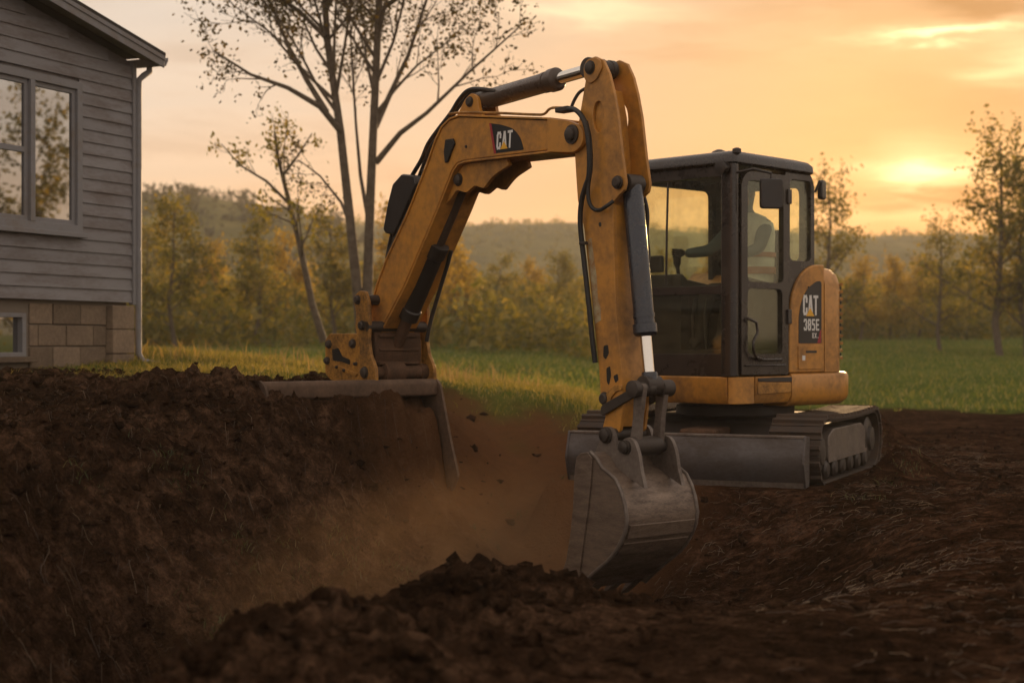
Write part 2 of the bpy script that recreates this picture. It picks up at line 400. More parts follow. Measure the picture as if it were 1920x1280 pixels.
def soil_noise(x, y):
    s, D = trench_coords(x, y)
    g = grass_mask(x, y)
    spoil = np.exp(-((D + 1.0) / .6) ** 2) * smoothstep(4.2, 3.0, s)
    wall = smoothstep(.0, .5, np.abs(D + .0)) * smoothstep(2.6, 1.6, np.abs(D - .5)) * smoothstep(9.5, 8, s)
    leftbank = smoothstep(.3, .9, D) * (1 - g)
    amp_big = .018 + .055 * spoil + .045 * leftbank + .02 * wall
    wx = x + .12 * fbm(x, y, 2.1, 3, 41); wy = y + .12 * fbm(x, y, 2.1, 3, 42)
    big = fbm(wx, wy, 1.5, 3, 31)
    mid = fbm(wx, wy, 5.0, 3, 32, ridged=True)
    fine = fbm(wx, wy, 15., 4, 33, gain=.62)
    streak = fbm(D * 1.2 + 3, s * 6.0, 1.0, 3, 34)          # tooth marks that run down the wall
    near = smoothstep(30, 18, y)
    n = amp_big * (big + .55 * mid) + (.010 + .022 * spoil + .020 * leftbank) * fine + .04 * wall * streak
    # flat trampled dirt on the right with shallow ruts
    rutm = smoothstep(1.5, 2.6, x) * (1 - g)
    n = n * (1 - .25 * rutm) + rutm * (.016 * fbm(x, y, 3.3, 5, 52, gain=.62, ridged=True) + .010 * fbm(x, y, 11., 4, 53, gain=.65)) + rutm * .012 * np.sin((x * .914 - y * .407) * 4.2 + .6 * fbm(x, y, .8, 2, 51))
    wx = x + .10 * fbm(x, y, 5., 4, 43, gain=.6); wy = y + .10 * fbm(x, y, 5., 4, 44, gain=.6)
    patch = smoothstep(-.25, .35, fbm(x, y, 1.1, 2, 45))
    lump = .050 * worley(wx, wy, 5.5, 46) * patch + .026 * worley(wx, wy, 12., 47) + .013 * worley(wx, wy, 26., 48)
    lump = lump + .020 * fbm(x, y, 8., 4, 49, gain=.6, ridged=True)
    n = n + lump * (.05 + 1.0 * spoil + .75 * leftbank + .25 * wall) * (1 - g)
    calm = 1 - .8 * pad_mask(x, y)
    return n * near * (1 - .75 * g) * calm + g * .03 * fbm(x, y, .8, 3, 61) * 1.0
def ground_z(x, y):
    x = np.asarray(x, float); y = np.asarray(y, float)
    z = ground_smooth(x, y)
    p = pad_mask(x, y)
    z = z * (1 - p) + 0.0 * p
    return z + soil_noise(x, y)
def gz(x, y): return float(ground_z(np.array([x]), np.array([y]))[0])

def axis_pts(lo, hi, step, ends_lo, ends_hi, growth):
    a = list(np.arange(lo, hi + 1e-6, step)); st = step; x = hi
    while x < ends_hi: st *= growth; x += st; a.append(x)
    st = step; x = lo; pre = []
    while x > ends_lo: st *= growth; x -= st; pre.append(x)
    return np.array(pre[::-1] + a)
gx = axis_pts(-3.6, 4.2, .020, -900, 900, 1.05)
gy = axis_pts(4.6, 13.4, .021, -80, 1500, 1.055)
GX, GY = np.meshgrid(gx, gy)
GZ = ground_z(GX, GY)
nx, ny = len(gx), len(gy)
ii = np.arange(nx * ny).reshape(ny, nx)
faces = np.stack([ii[:-1, :-1], ii[:-1, 1:], ii[1:, 1:], ii[1:, :-1]], -1).reshape(-1, 4)
_s, _D = trench_coords(GX, GY)
ochre = smoothstep(4.0, 6.8, _s) * smoothstep(1.5, .7, np.abs(_D + .05)) * smoothstep(12.5, 10.5, _s)            # light ochre soil at the trench's far end, warm sunlight put into its colour
sun_dimming = smoothstep(.6, 2.2, GX - .12 * (8 - GY)) * smoothstep(30, 20, GY)        # trampled dirt on the machine's side, coloured darker to offset its sunlit paleness

# soil / grass ground material
gm = bpy.data.materials.new('soil_and_grass'); gm.use_nodes = True; t = gm.node_tree; t.nodes.clear()
out = N(t, 'ShaderNodeOutputMaterial'); p = N(t, 'ShaderNodeBsdfDiffuse'); t.links.new(p.outputs[0], out.inputs[0])
geo = N(t, 'ShaderNodeNewGeometry'); pos = geo.outputs['Position']
n1 = NOISE(t, pos, 1.3, 8, .6, .4); n2 = NOISE(t, pos, 9., 8, .65, .3); n3 = NOISE(t, pos, 60., 6, .7)
def ATT(t, nm):
    a = N(t, 'ShaderNodeAttribute', attribute_name=nm); return a.outputs['Fac']
soil = RAMP(t, M2(t, 'MULTIPLY_ADD', n2, .55, M2(t, 'MULTIPLY', n1, .45)), [(.34, (.010, .0055, .0032)), (.5, (.036, .019, .0105)), (.64, (.105, .060, .035))])
soil = MIXC(t, RAMP(t, n3, [(.45, 0.), (.70, 1.)]), soil, MIXC(t, 1., soil, (1.9, 1.8, 1.7), 'MULTIPLY'))
soil = MIXC(t, RAMP(t, NOISE(t, pos, 22., 6, .7, .8), [(.50, 0.), (.62, .75)]), soil, MIXC(t, 1., soil, (.42, .40, .38), 'MULTIPLY'))
soil = MIXC(t, M2(t, 'MULTIPLY', ATT(t, 'sun_dimming'), RAMP(t, n1, [(.35, 1.), (.75, .55)])), soil, MIXC(t, 1., soil, (.90, .76, .68), 'MULTIPLY'))
och = MIXC(t, n2, (.26, .12, .05), (.10, .048, .022))
soil = MIXC(t, M2(t, 'MULTIPLY', ATT(t, 'ochre'), .75), soil, och)
gn = NOISE(t, pos, .35, 5, .6); gn2 = NOISE(t, pos, 7., 5, .6)
grs = RAMP(t, M2(t, 'MULTIPLY_ADD', gn2, .5, M2(t, 'MULTIPLY', gn, .5)), [(.36, (.06, .09, .018)), (.52, (.11, .14, .027)), (.68, (.20, .18, .045))])
col = MIXC(t, ATT(t, 'grass'), soil, grs)
t.links.new(col, p.inputs['Color']); p.inputs['Roughness'].default_value = .6
b = N(t, 'ShaderNodeBump'); b.inputs['Strength'].default_value = .9; b.inputs['Distance'].default_value = .05
hh = M2(t, 'MULTIPLY_ADD', NOISE(t, pos, 28., 8, .7, .5), 1., M2(t, 'MULTIPLY', NOISE(t, pos, 110., 5, .7), .35))
t.links.new(hh, b.inputs['Height']); t.links.new(b.outputs[0], p.inputs['Normal'])
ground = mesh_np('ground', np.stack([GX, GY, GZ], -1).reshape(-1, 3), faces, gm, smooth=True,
                 attr={'grass': grass_mask(GX, GY).ravel(), 'ochre': ochre.ravel(), 'sun_dimming': sun_dimming.ravel()})
tag(ground, 'churned brown soil with a deep trench, grassy bank and green meadow beyond', 'ground', kind='structure')

# hills far behind: wooded slopes
hill_mat = bpy.data.materials.new('wooded_hill'); hill_mat.use_nodes = True; t = hill_mat.node_tree
p = t.nodes['Principled BSDF']; geo = N(t, 'ShaderNodeNewGeometry'); pos = geo.outputs['Position']
hc = RAMP(t, M2(t, 'MULTIPLY_ADD', NOISE(t, pos, .25, 6, .65), .6, M2(t, 'MULTIPLY', NOISE(t, pos, .03, 4, .6), .4)), [(.36, (.07, .065, .02)), (.52, (.14, .12, .035)), (.66, (.24, .18, .055))])
t.links.new(hc, p.inputs['Base Color']); p.inputs['Roughness'].default_value = .95; p.inputs['Specular IOR Level'].default_value = .1
def hill(name, label, yc, x0, x1, hfun, depth, base):
    xs = np.linspace(x0, x1, 260); ts = np.linspace(0, 1, 70)
    X, T = np.meshgrid(xs, ts)
    H = hfun(X)
    Z = base + H * np.sin(np.clip(T, 0, 1) * math.pi) ** .9 + 1.2 * fbm(X, T * depth, .06, 4, 77) * np.sin(T * math.pi)
    Y = yc - depth * .5 + depth * T
    i2 = np.arange(X.size).reshape(X.shape)
    f = np.stack([i2[:-1, :-1], i2[:-1, 1:], i2[1:, 1:], i2[1:, :-1]], -1).reshape(-1, 4)
    o = mesh_np(name, np.stack([X, Y, Z], -1).reshape(-1, 3), f, hill_mat, smooth=True)
    tag(o, label, 'hill', kind='structure')
    return X, Y, Z
hA = hill('hill', 'hazy wooded ridge along the horizon', 330, -420, 520, lambda x: np.interp(x, [-420, -60, -10, 10, 40, 75, 130, 520], [24, 23, 23.0, 23.3, 21.4, 21.2, 21.5, 25]), 200, 1.5)
hB = hill('hill', 'darker wooded hillside rising behind the house', 190, -330, -5, lambda x: np.interp(x, [-330, -90, -47, -36, -22, -12, -5], [24, 21.5, 18.0, 16.6, 13.6, 8, 0]), 130, 1.2)

def foliage_stuff(name, label, pts, size, ntri, mat, seed, lsf=.26):
    """one mesh of many small leafy clumps (a far-off wood that reads as one mass)"""
    g = np.random.default_rng(seed); n = len(pts)
    c = np.repeat(pts, ntri, 0); sz = np.repeat(size, ntri)
    d = g.normal(size=(n * ntri, 3)); d /= np.linalg.norm(d, axis=1)[:, None]
    r = g.uniform(.35, 1, n * ntri) ** .5
    ctr = c + d * (r * sz)[:, None] * np.array([1, 1, 1.25])
    a = g.normal(size=(n * ntri, 3)); b_ = g.normal(size=(n * ntri, 3))
    ls = (sz * lsf)[:, None]
    v = np.stack([ctr + a * ls, ctr + b_ * ls, ctr - (a + b_) * ls * .6], 1).reshape(-1, 3)
    o = mesh_np(name, v, np.arange(len(v)).reshape(-1, 3), mat)
    tag(o, label, 'woods', kind='stuff'); return o
def leafmat(name, c1, c2, trans=.5, c3=None):
    m = bpy.data.materials.new(name); m.use_nodes = True; t = m.node_tree; t.nodes.clear()
    out = N(t, 'ShaderNodeOutputMaterial'); geo = N(t, 'ShaderNodeNewGeometry')
    c = RAMP(t, geo.outputs['Random Per Island'], [(0., c1), (.55, c2), (1., c3 or c2)])
    d = N(t, 'ShaderNodeBsdfDiffuse'); tr = N(t, 'ShaderNodeBsdfTranslucent'); gl = N(t, 'ShaderNodeBsdfGlossy'); gl.inputs['Roughness'].default_value = .45
    gl.inputs['Color'].default_value = (.6, .6, .6, 1)
    t.links.new(c, d.inputs[0]); t.links.new(MIXC(t, 1., c, (1.5, 1.3, .7), 'MULTIPLY'), tr.inputs[0])
    mx = N(t, 'ShaderNodeMixShader'); mx.inputs[0].default_value = trans
    t.links.new(d.outputs[0], mx.inputs[1]); t.links.new(tr.outputs[0], mx.inputs[2])
    m2 = N(t, 'ShaderNodeMixShader'); m2.inputs[0].default_value = .04
    t.links.new(mx.outputs[0], m2.inputs[1]); t.links.new(gl.outputs[0], m2.inputs[2]); t.links.new(m2.outputs[0], out.inputs[0])
    return m
leaf_gold = leafmat('leaf_gold', (.20, .145, .028), (.31, .225, .04), .6, (.38, .29, .06))
leaf_olive = leafmat('leaf_olive', (.085, .09, .02), (.17, .155, .03), .55, (.28, .22, .042))
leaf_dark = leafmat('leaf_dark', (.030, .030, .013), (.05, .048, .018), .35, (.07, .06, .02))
grass_mat = leafmat('grass_blades', (.09, .14, .025), (.15, .18, .034), .5, (.30, .25, .09))
bark = pmat('bark', (.15, .115, .085), .85, 0, .2, dirt=(.06, .046, .034), dirt_amt=.45, dirt_scale=9, bump=.4, bump_scale=40, var=.4)
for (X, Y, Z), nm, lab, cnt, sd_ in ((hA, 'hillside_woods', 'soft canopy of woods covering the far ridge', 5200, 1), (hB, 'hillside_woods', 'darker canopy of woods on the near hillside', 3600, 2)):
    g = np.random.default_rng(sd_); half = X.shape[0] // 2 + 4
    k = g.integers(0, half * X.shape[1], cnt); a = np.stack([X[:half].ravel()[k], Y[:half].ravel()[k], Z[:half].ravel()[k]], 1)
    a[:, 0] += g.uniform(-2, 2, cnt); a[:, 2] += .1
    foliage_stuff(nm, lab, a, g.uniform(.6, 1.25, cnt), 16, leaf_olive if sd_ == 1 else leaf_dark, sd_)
# ------------------------------------------------------------------ house
HC = np.array([-3.80, 16.0]); HH = Vector((-.41, -.912, 0)); HN = Vector((.912, -.41, 0)); UPV = Vector((0, 0, 1))
def hp(t_, z, o=0.0): return Vector((HC[0], HC[1], 0)) + HH * t_ + HN * o + UPV * z
hroot = root('house', (HC[0] - 1.2, HC[1] - 2.7, .8), 'grey clapboard house with white window on a block foundation at left', 'house')
siding = pmat('grey_siding', (.19, .18, .185), .5, 0, .4, dirt=(.12, .092, .08), dirt_amt=.40, dirt_scale=1.4, bump=.06, bump_scale=30, var=.22, stretch=(1, 1, 5), objvar=.14)
trim = pmat('white_trim', (.22, .215, .22), .7, 0, .2, dirt=(.2, .165, .135), dirt_amt=.34, dirt_scale=2., var=.12)
blockm = pmat('concrete_block', (.26, .19, .13), .9, 0, .15, dirt=(.15, .11, .08), dirt_amt=.5, dirt_scale=3., bump=.9, bump_scale=22, var=.6, objvar=.45)
mortar = pmat('mortar', (.20, .165, .13), .95, 0, .1, var=.2)
shingle = pmat('roof_shingle', (.05, .045, .042), .9, 0, .15, bump=.4, bump_scale=80, var=.4)
glass_win = bpy.data.materials.new('window_glass'); glass_win.use_nodes = True; t = glass_win.node_tree; t.nodes.clear()
out = N(t, 'ShaderNodeOutputMaterial'); gl = N(t, 'ShaderNodeBsdfGlossy'); df = N(t, 'ShaderNodeBsdfDiffuse'); mx = N(t, 'ShaderNodeMixShader')
gl.inputs['Roughness'].default_value = .02; gl.inputs[0].default_value = (.9, .9, .9, 1); df.inputs[0].default_value = (.012, .012, .013, 1); mx.inputs[0].default_value = .5
_b = N(t, 'ShaderNodeBump'); _b.inputs['Strength'].default_value = .06; _g = N(t, 'ShaderNodeTexCoord'); t.links.new(NOISE(t, _g.outputs['Object'], 1.6, 2, .5), _b.inputs['Height']); t.links.new(_b.outputs[0], gl.inputs['Normal'])
t.links.new(df.outputs[0], mx.inputs[1]); t.links.new(gl.outputs[0], mx.inputs[2]); t.links.new(mx.outputs[0], out.inputs[0])
dark_in = pmat('dark_interior', (.02, .018, .016), .8, 0, .2)
Z0, Z1, TE = 1.49, 3.90, 6.4         # siding bottom, wall top at the corner, wall end
RK = .20                              # rake slope
zt = lambda t_: Z1 + RK * min(t_, 7.0 - t_)
fr_wall = lambda u, v, w: hp(u, v, w)
wall = MB().prism(fr_wall, [(0.005, Z0 + .004), (TE, Z0 + .004), (TE, zt(TE)), (3.5, zt(3.5)), (0.005, zt(0))], -8.0, -.03).build('wall', siding, hroot)
# clapboards, each board its own piece
EXP = .118
WT0, WT1, WZ0, WZ1 = .815, 2.26, 2.13, 3.575     # window trim extents
def board(t0, t1, z0, z1, ztop):
    m = MB(); a = []
    for tt in (t0, t1):
        zz = min(z1, ztop(tt))
        a += [hp(tt, z0, -.03), hp(tt, z0, .006), hp(tt, zz, -.012), hp(tt, zz, -.03)]
    return m.add(a, [(0, 1, 2, 3), (7, 6, 5, 4), (0, 4, 5, 1), (1, 5, 6, 2), (2, 6, 7, 3), (3, 7, 4, 0)]).build('siding_board', siding, wall, smooth=False)
k = 0; z = Z0
while z < zt(3.5) - .03:
    z1 = z + EXP + .008
    tmin = max(.03, (z1 - Z1) / RK + .02) if z1 > Z1 else .03
    tmax = min(TE, 7 - tmin)
    if z1 > WZ0 + .01 and z < WZ1 - .01:
        board(tmin, WT0 + .01, z, z1, zt); board(WT1 - .01, tmax, z, z1, zt)
    else: board(tmin, tmax, z, z1, zt)
    z += EXP
MB().box(hp(.0, (Z0 + Z1) / 2 - .01, -.012), HH, HN, UPV, .055, .06, Z1 - Z0 + .03).build('corner_post', trim, hroot, bevel=.006)
# window: frame, two sashes, panes
win = MB()
T = .075
win.prism(fr_wall, [(WT0, WZ0), (WT1, WZ0), (WT1, WZ1), (WT0, WZ1)], -.02, .03, [[(WT0 + T, WZ0 + T), (WT1 - T, WZ0 + T), (WT1 - T, WZ1 - T), (WT0 + T, WZ1 - T)]])
win = win.build('window', trim, hroot, bevel=.004)
MB().box(hp((WT0 + WT1) / 2, WZ0 - .02, .035), HH, HN, UPV, WT1 - WT0 + .06, .07, .045).build('sill', trim, win, bevel=.005)
MB().box(hp((WT0 + WT1) / 2 - .02, (WZ0 + WZ1) / 2, .012), HH, HN, UPV, .06, .05, WZ1 - WZ0 - 2 * T).build('mullion', trim, win, bevel=.004)
tm = (WT0 + WT1) / 2 - .02
for a0, a1 in ((WT0 + T, tm - .03), (tm + .03, WT1 - T)):
    z0, z1 = WZ0 + T, WZ1 - T; S = .045
    holes = [[(a0 + S, z0 + S), (a1 - S, z0 + S), (a1 - S, z1 - S), (a0 + S, z1 - S)]]
    if a0 > tm: zm = (z0 + z1) / 2; holes = [[(a0 + S, z0 + S), (a1 - S, z0 + S), (a1 - S, zm - .025), (a0 + S, zm - .025)], [(a0 + S, zm + .025), (a1 - S, zm + .025), (a1 - S, z1 - S), (a0 + S, z1 - S)]]
    MB().prism(fr_wall, [(a0, z0), (a1, z0), (a1, z1), (a0, z1)], -.024, -.001, holes).build('sash', trim, win, bevel=.003)
    for hq in holes:
        MB().prism(fr_wall, hq, -.0202, -.0195).build('pane', glass_win, win, smooth=False)
# foundation of rough blocks in courses, with a corner pier and a small basement window
fd = MB().prism(fr_wall, [(.02, .2), (TE, .2), (TE, Z0), (.02, Z0)], -.35, -.075, [[(1.50, .96), (2.15, .96), (2.15, 1.36), (1.50, 1.36)]]).build('foundation', mortar, hroot, smooth=False)
rr = random.Random(4)
zc = .24; row = 0
while zc < Z0 - .03:
    h = .198; t0 = .36 if row % 2 == 0 else .36; off = 0 if row % 2 else .2
    tt = .36
    while tt < TE - .1:
        L = (.39 if not (tt == .36 and off) else .2); e = min(tt + L, TE)
        ztop = min(zc + h, Z0 - .012)
        segs = [(tt, e)]
        if ztop > .95 and zc < 1.37: segs = [(x0, x1) for x0, x1 in ((tt, min(e, 1.46)), (max(tt, 2.19), e)) if x1 - x0 > .03]
        for x0, x1 in segs:
            pr = rr.uniform(-.058, -.048)
            MB().box(hp((x0 + x1) / 2, (zc + ztop) / 2, pr - .03), HH, HN, UPV, x1 - x0 - .006, .06, ztop - zc - .006).build('block', blockm, fd, bevel=.006, seg=1)
        tt = e
    zc += .204; row += 1
for i, zc in enumerate((.26, .50, .74, .98, 1.22)):
    MB().box(hp(.175, zc + .118, -.06 + .004 * (i % 2)), HH, HN, UPV, .345, .15, .234).build('pier_block', blockm, fd, bevel=.008, seg=1)
bw = MB().prism(fr_wall, [(1.50, .96), (2.15, .96), (2.15, 1.36), (1.50, 1.36)], -.13, -.06, [[(1.55, 1.0), (2.10, 1.0), (2.10, 1.32), (1.55, 1.32)]]).build('basement_window', trim, hroot, bevel=.004)
MB().prism(fr_wall, [(1.54, .99), (2.11, .99), (2.11, 1.33), (1.54, 1.33)], -.122, -.118).build('pane', glass_win, bw, smooth=False)
MB().box(hp(1.83, 1.16, -.114), HH, HN, UPV, .022, .02, .34).build('glazing_bar', trim, bw)
MB().box(hp(1.83, .935, -.03), HH, HN, UPV, .8, .1, .05).build('sill', blockm, bw, bevel=.006)
# roof: slab, soffit, fascia boards along the rake, gutter and downspout at the eave
OV, EV = .26, .16
rp = lambda u, v, w: hp(u, v, w)
def rake_band(z_lo, z_hi, w0, w1, name, m, par=None):
    e0 = -EV; zz = lambda t_: Z1 + .10 + RK * t_
    poly = [(e0, zz(e0) + z_lo), (3.5, zz(3.5) + z_lo), (3.5, zz(3.5) + z_hi), (e0, zz(e0) + z_hi)]
    return MB().prism(rp, poly, w0, w1).build(name, m, par or hroot, bevel=.004)
roof = rake_band(.0, .035, -8.2, OV + .015, 'roof', shingle)
far_slope = [(3.5, Z1 + .10 + RK * 3.5), (7.3, Z1 + .10 - RK * .3), (7.3, Z1 + .135 - RK * .3), (3.5, Z1 + .135 + RK * 3.5)]
MB().prism(rp, far_slope, -8.2, OV + .015).build('roof_slope', shingle, roof)
rake_band(-.02, -.002, -.03, OV - .022, 'soffit', trim, roof)
rake_band(-.115, -.003, OV - .02, OV, 'fascia', trim, roof)
rake_band(-.045, .002, OV + .001, OV + .012, 'drip_edge', trim, roof)
gut = MB(); ge = -EV - .005; gzv = Z1 + .10 + RK * -EV
gut.prism(lambda u, v, w: hp(u, v, w), [(ge, gzv - .005), (ge, gzv - .085), (ge - .06, gzv - .085), (ge - .095, gzv - .03), (ge - .095, gzv + .002), (ge - .085, gzv + .002), (ge - .082, gzv - .028), (ge - .055, gzv - .075), (ge - .01, gzv - .075), (ge - .01, gzv - .005)], -8.1, OV - .03)
gut = gut.build('gutter', trim, hroot, bevel=.003)
dsp = MB(); q = lambda t_, z, o: hp(t_, z, o)
pth = [q(ge - .05, gzv - .07, .03), q(ge - .05, gzv - .13, .03), q(-.11, gzv - .19, .03), q(-.055, gzv - .24, .02), q(-.05, gzv - .32, .02), q(-.05, Z0 - .3, .02), q(-.05, .98, .02), q(-.07, .90, .06), q(-.12, .86, .25)]
dsp.tube(pth, .032, 8)
dsp.build('downspout', trim, gut, sharp=50)
# ------------------------------------------------------------------ excavator: frames of reference
AL = R(50)
AA = Vector((math.sin(AL), math.cos(AL), 0)); AD = Vector((-math.cos(AL), math.sin(AL), 0))   # pin axis, arm-plane direction
CAMP = Vector((0, 0, CAMZ))
_q = Vector(((1140 - 960) / F * 9.9, 9.9, 0)); A0 = _q - AA * .035
def af(u, z, w): 
    return A0 + AD * u + AA * w + Vector((0, 0, z))
def ap(px, py, w=0.0):
    """measured photo point -> (u, z) in the arm's plane at pin-axis offset w"""
    d = Vector(((px - 960) / F, 1, -(py - 640) / F))
    k = ((A0 - CAMP).dot(AA) + w) / d.dot(AA)
    P = CAMP + d * k
    return ((P - A0).dot(AD), P.z)
def aw(px, py, w=0.0):
    u, z = ap(px, py, w); return af(u, z, w)
def aps(pts, w=0.0): return [ap(x, y, w) for x, y in pts]
EX = root('excavator', (UC[0], UC[1], 0), 'muddy yellow tracked excavator with its arm reaching down into the trench', 'excavator')
def rnd(poly, r, n=4):
    """round the corners of a (u,v) polygon"""
    out_ = []
    m = len(poly)
    for i in range(m):
        a = Vector(poly[i - 1]); b_ = Vector(poly[i]); c = Vector(poly[(i + 1) % m])
        rr_ = r[i] if isinstance(r, (list, tuple)) else r
        d1 = (a - b_); d2 = (c - b_); rr_ = min(rr_, d1.length * .49, d2.length * .49)
        if rr_ < 1e-5: out_.append(tuple(b_)); continue
        p1 = b_ + d1.normalized() * rr_; p2 = b_ + d2.normalized() * rr_
        for k_ in range(n + 1):
            s_ = k_ / n
            out_.append(tuple(p1 * (1 - s_) ** 2 + b_ * (2 * s_ * (1 - s_)) + p2 * s_ ** 2))
    return out_
def strip(pl, th, fr, w0, w1, mb):
    """a plate of thickness th that follows the polyline pl (u,z)"""
    P_ = [Vector(q_) for q_ in pl]; L_, R_ = [], []
    for i, p_ in enumerate(P_):
        t_ = (P_[min(i + 1, len(P_) - 1)] - P_[max(i - 1, 0)]).normalized(); n_ = Vector((-t_.y, t_.x))
        L_.append(p_ + n_ * th / 2); R_.append(p_ - n_ * th / 2)
    n = len(P_)
    vs_ = [fr(q_.x, q_.y, w0) for q_ in L_ + R_] + [fr(q_.x, q_.y, w1) for q_ in L_ + R_]
    fs = []
    for i in range(n - 1):
        fs += [[i, i + 1, n + i + 1, n + i], [2 * n + i, 3 * n + i, 3 * n + i + 1, 2 * n + i + 1], [i, 2 * n + i, 2 * n + i + 1, i + 1], [n + i, n + i + 1, 3 * n + i + 1, 3 * n + i]]
    fs += [[0, n, 3 * n, 2 * n], [n - 1, 3 * n - 1, 4 * n - 1, 2 * n - 1]]
    return mb.add(vs_, fs)
def bolt(c, ax, r, h, par, name='bolt', m=None):
    o = MB().lathe(Vector(c) - ax * .004, ax, [(0, r * 1.25), (h * .35, r * 1.25), (h * .36, r), (h * .8, r), (h, r * .75)], 8 if r < .02 else 14).build(name, m or steel_dark, par)
    return o
BW = .30                                # boom width along the pin axis
# ---- boom
boom_px = [(697, 622), (690, 590), (708, 532), (726, 484), (765, 400), (800, 312), (817, 264), (829, 240), (843, 226), (860, 220), (1030, 226), (1030, 281), (872, 300), (857, 305), (847, 318), (819, 390), (757, 535), (712, 620)]
bp = aps(boom_px, .012)
boom = MB().prism(af, bp, .012, BW - .012).build('boom', yellow, EX, bevel=.006)
m = MB(); strip(aps([(688, 600), (706, 532), (724, 484), (763, 400), (798, 312), (815, 263), (827, 238), (842, 223), (859, 216.5), (1032, 222.5)], 0), .014, af, 0, BW, m); m.build('top_plate', yellow, boom, bevel=.003)
m = MB(); strip(aps([(1032, 284), (872, 302.5), (858, 307.5), (849, 320), (821, 391), (759, 537), (714, 622)], 0), .014, af, 0, BW, m); m.build('bottom_plate', yellow, boom, bevel=.003)
fork = rnd(aps([(1026, 222), (1066, 226), (1092, 238), (1094, 268), (1078, 286), (1026, 285)], -.004), [0, .05, .06, .06, .05, 0], 5)
for w0, w1 in ((-.004, .030), (.270, BW + .004)):
    MB().prism(af, fork, w0, w1).build('fork_plate', yellow, boom, bevel=.004)
c = ap(1073, 252, -.004)
MB().lathe(af(c[0], c[1], -.004), -AA, [(-.31, .045), (0, .062), (.012, .062), (.014, .043), (.034, .04), (.04, .03)], 18).build('pin', steel_dark, boom)
# elbow lug that carries the boom cylinder rod
lug = rnd(aps([(852, 310), (952, 297), (956, 310), (926, 330), (908, 354), (892, 348), (876, 362), (858, 356), (848, 372), (829, 392), (826, 384), (843, 330)], .055), [.0, .0, .01, .05, .02, .02, .02, .03, .01, .0, .0, .05], 3)
for w0, w1 in ((.045, .078), (.222, .255)):
    MB().prism(af, lug, w0, w1).build('cylinder_lug', yellow, boom, bevel=.004)
c = ap(860, 337, .045); bolt(af(c[0], c[1], .045), -AA, .036, .03, boom, 'pin')
MB().cyl(af(*ap(862, 337, .05), .05), af(*ap(862, 337, .05), .25), .034).build('pin', steel_dark, boom)
# arm cylinder bracket on top of the elbow
brk = rnd(aps([(858, 218), (874, 186), (886, 174), (897, 182), (900, 206), (908, 220)], .07), [0, .02, .03, .03, .02, 0], 4)
for w0, w1 in ((.06, .09), (.21, .24)):
    MB().prism(af, brk, w0, w1).build('cylinder_bracket', yellow, boom, bevel=.004)
c = ap(881, 191, .06); bolt(af(c[0], c[1], .06), -AA, .03, .026, boom, 'pin')
# emblem panel with lettering on the boom side
def stroke(fr, pts, th, w0, k0, mb, closed=False):
    k_ = k0; n = len(pts)
    for i in range(n if closed else n - 1):
        a = Vector(pts[i]); b_ = Vector(pts[(i + 1) % n]); t_ = (b_ - a).normalized(); nn = Vector((-t_.y, t_.x)) * th / 2; e = t_ * th / 2
        a2 = a - e; b2 = b_ + e
        w = w0 - k_ * .00012; k_ += 1
        mb.prism(fr, [tuple(a2 + nn), tuple(a2 - nn), tuple(b2 - nn), tuple(b2 + nn)], w0 + .0005, w)
    return k_
GLY = {'C': [[(.92, .72), (.92, .88), (.75, 1), (.25, 1), (.08, .86), (.08, .14), (.25, 0), (.75, 0), (.92, .12), (.92, .28)]],
       'A': [[(.0, 0), (.42, 1), (.58, 1), (1., 0)], [(.22, .30), (.78, .30)]],
       'T': [[(0, 1), (1, 1)], [(.5, 1), (.5, 0)]],
       '3': [[(.08, .85), (.2, 1), (.8, 1), (.92, .85), (.92, .65), (.7, .52), (.92, .38), (.92, .15), (.8, 0), (.2, 0), (.08, .15)]],
       '8': [[(.25, 1), (.75, 1), (.92, .85), (.92, .65), (.78, .52), (.92, .38), (.92, .15), (.75, 0), (.25, 0), (.08, .15), (.08, .38), (.22, .52), (.08, .65), (.08, .85), (.25, 1)], [(.25, .52), (.75, .52)]],
       '5': [[(.92, 1), (.1, 1), (.1, .56), (.7, .56), (.92, .42), (.92, .15), (.75, 0), (.1, 0)]],
       'E': [[(.95, 1), (.1, 1), (.1, 0), (.95, 0)], [(.1, .5), (.8, .5)]],
       'X': [[(.05, 1), (.95, 0)], [(.05, 0), (.95, 1)]], '.': [[(.4, 0), (.6, 0)]]}
def letters(txt, fr, x0, y0, w, h, gap, th, w0, mat, par, slant=0.0):
    for i, ch in enumerate(txt):
        mb = MB(); k_ = 0
        for g_ in GLY[ch]:
            pts = [(x0 + i * (w + gap) + x * (w - th) + th / 2 + slant * y * h, y0 + th / 2 + y * (h - th)) for x, y in g_]
            k_ = stroke(fr, pts, th, w0, k_, mb)
        mb.build('letter', mat, par, smooth=False, fix=True)
EU, EZ = ap(950, 259, .012)
def logo_fr(s_=1): return lambda x, y, w: af(EU - x, EZ + y, w)      # x runs to the right in the picture
lf = logo_fr()
lw = .012
def lpx(px, py):
    u, z = ap(px, py, .010); return (EU - u, z - EZ)
pan = rnd([lpx(918, 231), lpx(940, 234), lpx(962, 241), lpx(976, 258), lpx(982, 281), lpx(927, 288)], [.01, .03, .04, .04, .015, .01], 4)
emb = MB().prism(lf, pan, lw + .001, lw - .0012).build('emblem_panel', decal_black, boom, smooth=False)
MB().prism(lf, [lpx(917, 231), lpx(921, 232), lpx(930, 288), lpx(926, 288.5)], lw + .001, lw - .0017).build('emblem_stripe', decal_red, boom, smooth=False)
x0, y0 = lpx(930, 281); x1, _ = lpx(960, 281); hC = lpx(945, 246)[1] - y0
lwid = (x1 - x0) * .31
letters('CAT', lf, x0, y0, lwid, hC, (x1 - x0) * .035, lwid * .32, lw - .0014, decal_white, emb, .06)
